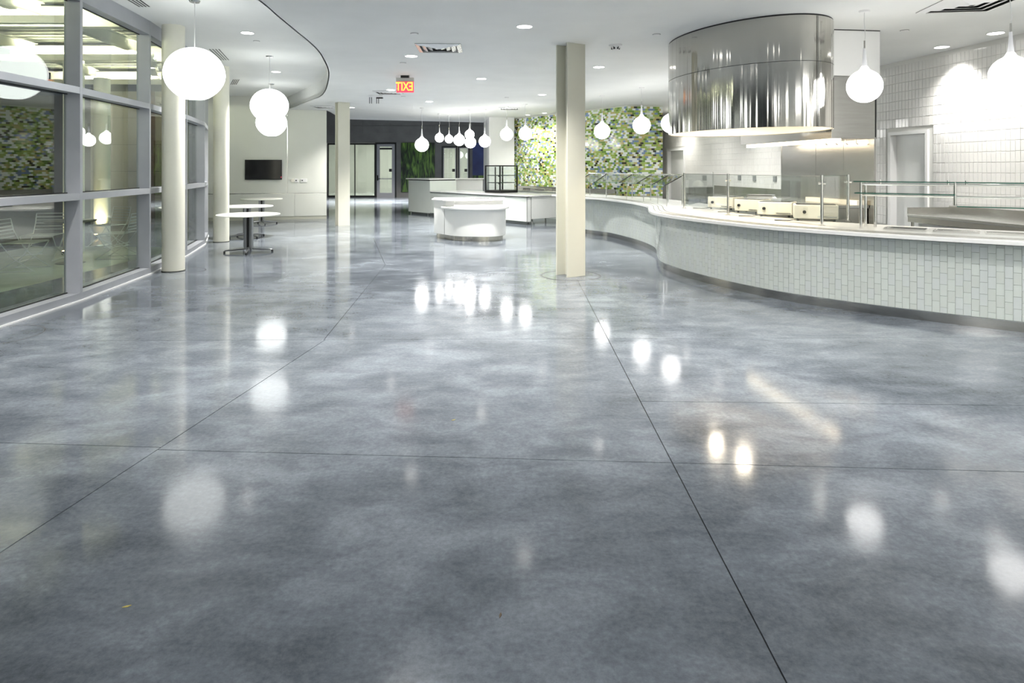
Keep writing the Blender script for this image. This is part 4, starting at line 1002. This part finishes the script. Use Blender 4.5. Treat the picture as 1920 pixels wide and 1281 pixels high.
def shade(x_, y_, zc, W, lab, seed):
    rnd = random.Random(seed); t = thing('cloud_pendant', lab, 'pendant light', (x_, y_, 0), 0, 'big round fabric shade pendants')
    R_ = W / 2; prof = []
    N = 18; ph = rnd.uniform(0, 6)
    for k_ in range(N + 1):
        a = -PI / 2 + PI * k_ / N; rr = R_ * math.cos(a); zz = zc + R_ * .94 * math.sin(a)
        if math.sin(a) < 0: rr *= 1 - .10 * (-math.sin(a)) ** 1.5 if k_ else 1
        if math.sin(a) < -.93: zz = zc - R_ * .94 * .93 + (.035 if k_ == 0 else .0)
        prof.append((max(rr, 0), zz))
    fn = lambda an, z: 1 + .010 * math.cos(9 * an + ph) + .006 * math.cos(5 * an)
    q_ = MB(); q_.lathe(prof, 36, fn=fn); part('shade', q_, shade_m, t, smooth=True)
    q_ = MB(); q_.tube([(0, 0, zc + R_ * .94), (0, 0, CU)], .007, 8); part('stem', q_, cord_m, t)
    q_ = MB(); q_.lathe([(0, -.03), (.06, -.025), (.075, 0)], 20, (0, 0, CU)); part('canopy', q_, ssl, t)
shade(gx(365, 8.5), 8.5, 2.85, .755, 'largest round white shade, nearest, by the first round column', 1)
shade(gx(505.5, 12.7), 12.7, 2.84, .725, 'middle round white shade above the pedestal tables', 2)
shade(gx(509, 16.85), 16.85, 2.80, .78, 'farthest round white shade, low behind the middle one', 3)
shade(-3.95, 4.3, 2.85, .75, 'round white shade added for light outside the left frame edge', 4)  # extra out-of-frame shade, added to light the foreground

# ------------------------------------------------------------------ outdoors
m_ = MB(); m_.prism([(-9.8, -8), (-5.42, -8)] , 0, 0) if False else None
pa = MB(); pa.prism([(p.x - .22, p.y) for p in G] + [(-10.0, 19.2), (-9.75, 8), (-9.6, 2), (-10.5, -5)], -.10, -.01)
struct('ground_patio', pa, patio_m)
pb = MB(); pb.box(-40, -9.0, -8, 30, -.2, -.06); struct('ground_paving', pb, asphalt_m)
# stone-panelled building wall beyond the patio
ow = MB(); ow.box(-12.0, -9.7, 18.25, 18.45, 0, 4.2); owall = struct('wall_outside', ow, darkmetal)
for c_ in range(5):
    for r_ in range(5):
        x0 = -12.0 + c_ * .46; z0 = .0 + r_ * .76
        q_ = MB(); q_.box(x0 + .004, x0 + .456, 18.22, 18.25, z0 + .004, min(z0 + .756, 4.2)); part('stone_panel', q_, wood_br if c_ in (3,) else stone_bg, owall)
ow = MB(); ow.box(-22, -12.3, 21, 21.2, 0, 4.0); struct('wall_outside_far', ow, noise_var(mat('dusk_brown_wall', rough=.8), (.06, .05, .045), (.08, .065, .06), 1))
for (x_, y_, lab) in ((-8.42, 12.3, 'cream round column out on the patio, seen through the nearest glass'), (-9.8, 15.3, 'second cream round column out on the patio')):
    t = thing('patio_column', lab, 'column', (x_, y_, 0), 0, 'patio columns')
    q_ = MB(); q_.lathe([(.175, 0), (.175, 3.75)], 32); part('shaft', q_, roundpaint, t, smooth=True)
    u2_ = thing('patio_uplight', 'small ground uplight at the foot of the ' + ('nearer' if y_ < 13 else 'farther') + ' patio column', 'lamp', (x_ + .12, y_ - .42, 0), 0, 'patio uplights')
    q_ = MB(); q_.lathe([(.05, 0), (.06, .06), (.045, .07)], 16); part('housing', q_, darkmetal, u2_)
    q_ = MB(); q_.lathe([(0, .071), (.042, .071)], 16); part('lens', q_, leadglass, u2_)
    ld = bpy.data.lights.new('uplight', 'SPOT'); ld.energy = 90; ld.spot_size = math.radians(75); ld.spot_blend = .6; ld.color = (1, .82, .52); ld.shadow_soft_size = .03
    lo = bpy.data.objects.new('uplight_beam', ld); COL.objects.link(lo); lo.parent = u2_; lo.location = (0, 0, .12); lo.rotation_euler = (math.radians(180 - 28), 0, 0)
# canopy
cn_ = thing('patio_canopy', 'ivory steel beam canopy with ribbed deck, brightly lit, outside the glass', 'canopy', (0, 0, 0))
def ibeam(mb, a, b2, z, h=.30, w_=.17, t=.018):
    a = Vector(a); b2 = Vector(b2); dd2 = (b2 - a).normalized(); L = (b2 - a).length
    mb.obox(a, dd2, L, w_, z, z + t, 0, -w_ / 2); mb.obox(a, dd2, L, w_, z + h - t, z + h, 0, -w_ / 2); mb.obox(a, dd2, L, .014, z + t, z + h - t, 0, -.007)
for (x0, y_) in ((-10.2, 9.6), (-9.95, 12.7), (-11.6, 16.1), (-9.9, 6.3)):
    m_ = MB(); x1 = {9.6: -5.75, 12.7: -6.5, 16.1: -8.0, 6.3: -5.5}[y_]; ibeam(m_, (x0, y_), (x1, y_ + .1), 3.73); part('beam', m_, steelbeam, cn_)
for (a, b2) in (((-9.3, 6.4), (-9.0, 9.5)), ((-9.3, 9.7), (-9.4, 12.6)), ((-9.4, 12.8), (-10.4, 16.0)), ((-7.1, 6.4), (-7.0, 9.5)), ((-7.0, 9.7), (-7.3, 12.6)), ((-7.3, 12.8), (-8.9, 16.0))):
    m_ = MB(); ibeam(m_, a, b2, 3.84, .22, .13); part('joist', m_, steelbeam, cn_)
m_ = MB(); x0 = -10.6; k_ = 0
y_ = 5.0
while y_ < 16.6:
    zb = 4.12 if k_ % 2 else 4.19
    xr = -5.5 if y_ < 10 else (-5.6 - (y_ - 10) * .42)
    m_.box(-10.3 - max(0, y_ - 12.7) * .4, xr, y_, y_ + .155, zb, zb + .02); y_ += .15; k_ += 1
o = part('roof_deck', m_, deck_m, cn_); o['kind'] = 'stuff'
for i, (x_, y_, L) in enumerate(((-8.1, 9.1, 3.6), (-8.3, 12.2, 3.0), (-9.8, 15.6, 3.0), (-7.9, 6.7, 3.6))):
    f_ = thing('canopy_light', ('second', 'third', 'farthest', 'nearest')[i] + ' linear uplight strip below the patio canopy deck', 'light', (x_, y_, 3.66), 0, 'linear uplights of the canopy')
    q_ = MB(); q_.box(-L / 2, L / 2, -.05, .05, 0, .02); q_.box(-L / 2, L / 2, -.05, -.035, .02, .11); part('housing', q_, steelbeam, f_)
    q_ = MB(); q_.box(-L / 2 + .02, L / 2 - .02, -.03, .03, .022, .06); part('tube', q_, mat('canopy_lamp_%d' % i, (1, .95, .8), .4, 0, (1, .93, .76), 115), f_)
# wire chairs
def wire_chair(x_, y_, rz, lab):
    t = thing('wire_chair', lab, 'chair', (x_, y_, -.01), rz, 'patio wire chairs')
    def tb(nm, pts, r_=.008): q_ = MB(); q_.tube(pts, r_, 6); return part(nm, q_, wire_m, t)
    w_ = .25
    for s_ in (-1, 1):
        tb('side_frame', [(s_ * w_, .34, .80), (s_ * w_, .30, .62), (s_ * w_, .22, .45), (s_ * w_ * .98, .05, .22), (s_ * w_, -.24, .012)])
        tb('leg', [(s_ * w_, -.22, .44), (s_ * w_, -.10, .25), (s_ * w_, .12, .10), (s_ * w_, .28, .012)])
        tb('runner', [(s_ * w_, -.26, .010), (s_ * w_, .30, .010)])
        tb('seat_rail', [(s_ * w_, -.22, .445), (s_ * w_, .22, .45)])
    tb('top_bar', [(-w_, .34, .80), (w_, .34, .80)]); tb('stretcher', [(-w_, -.22, .44), (w_, -.22, .44)]); tb('stretcher', [(-w_, .10, .25), (w_, -.12, .22)])
    for k_ in range(5):
        z = .74 - k_ * .055; y0 = .33 - k_ * .012
        q_ = MB(); q_.box(-w_, w_, y0 - .004, y0 + .004, z - .011, z + .011); part('back_slat', q_, wire_m, t)
    for k_ in range(8):
        q_ = MB(); yy = -.20 + k_ * .057; q_.box(-w_, w_, yy - .012, yy + .012, .446, .452); part('seat_slat', q_, wire_m, t)
wire_chair(-7.72, 10.15, math.radians(100), 'grey wire chair on the patio, nearest and leftmost, side on')
wire_chair(-8.25, 11.25, math.radians(12), 'grey wire chair on the patio, back slats facing the glass')
wire_chair(-7.12, 11.55, math.radians(-82), 'grey wire chair on the patio, right of the dark round table')
wire_chair(-8.35, 13.2, math.radians(-20), 'grey wire chair on the patio, behind the nearer patio column')
t = thing('patio_table', 'dark round metal table on the patio between wire chairs', 'table', (-7.52, 10.9, -.01))
q_ = MB(); q_.lathe([(.36, .70), (.38, .71), (.38, .725), (0, .73)], 36); part('tabletop', q_, outer_table, t, smooth=True)
q_ = MB(); q_.tube([(0, 0, .02), (0, 0, .70)], .03, 12); part('stem', q_, outer_table, t)
q_ = MB(); q_.lathe([(.22, 0), (.21, .012), (.03, .03)], 28); part('base', q_, outer_table, t)

for (px, py, lab, rz) in ((850, 788, 'tiny yellow leaf scrap on the floor in mid-frame', .6), (237, 1138, 'tiny yellow leaf scrap on the floor at lower left', .4), (938, 1155, 'tiny brown leaf scrap on the floor at lower centre', 1.4)):
    x_, y_ = fl(px, py); q_ = MB(); q_.prism([(-.014, 0), (0, .004), (.016, .001), (.004, -.005)], 0, .002)
    o = part('leaf_scrap', q_, mat('dry_leaf_%d' % px, (.40, .33, .08) if py != 1155 else (.10, .07, .04), .7)); o.location = (x_, y_, 0.0005); o.rotation_euler = (0, 0, rz); tag(o, lab, 'leaf')
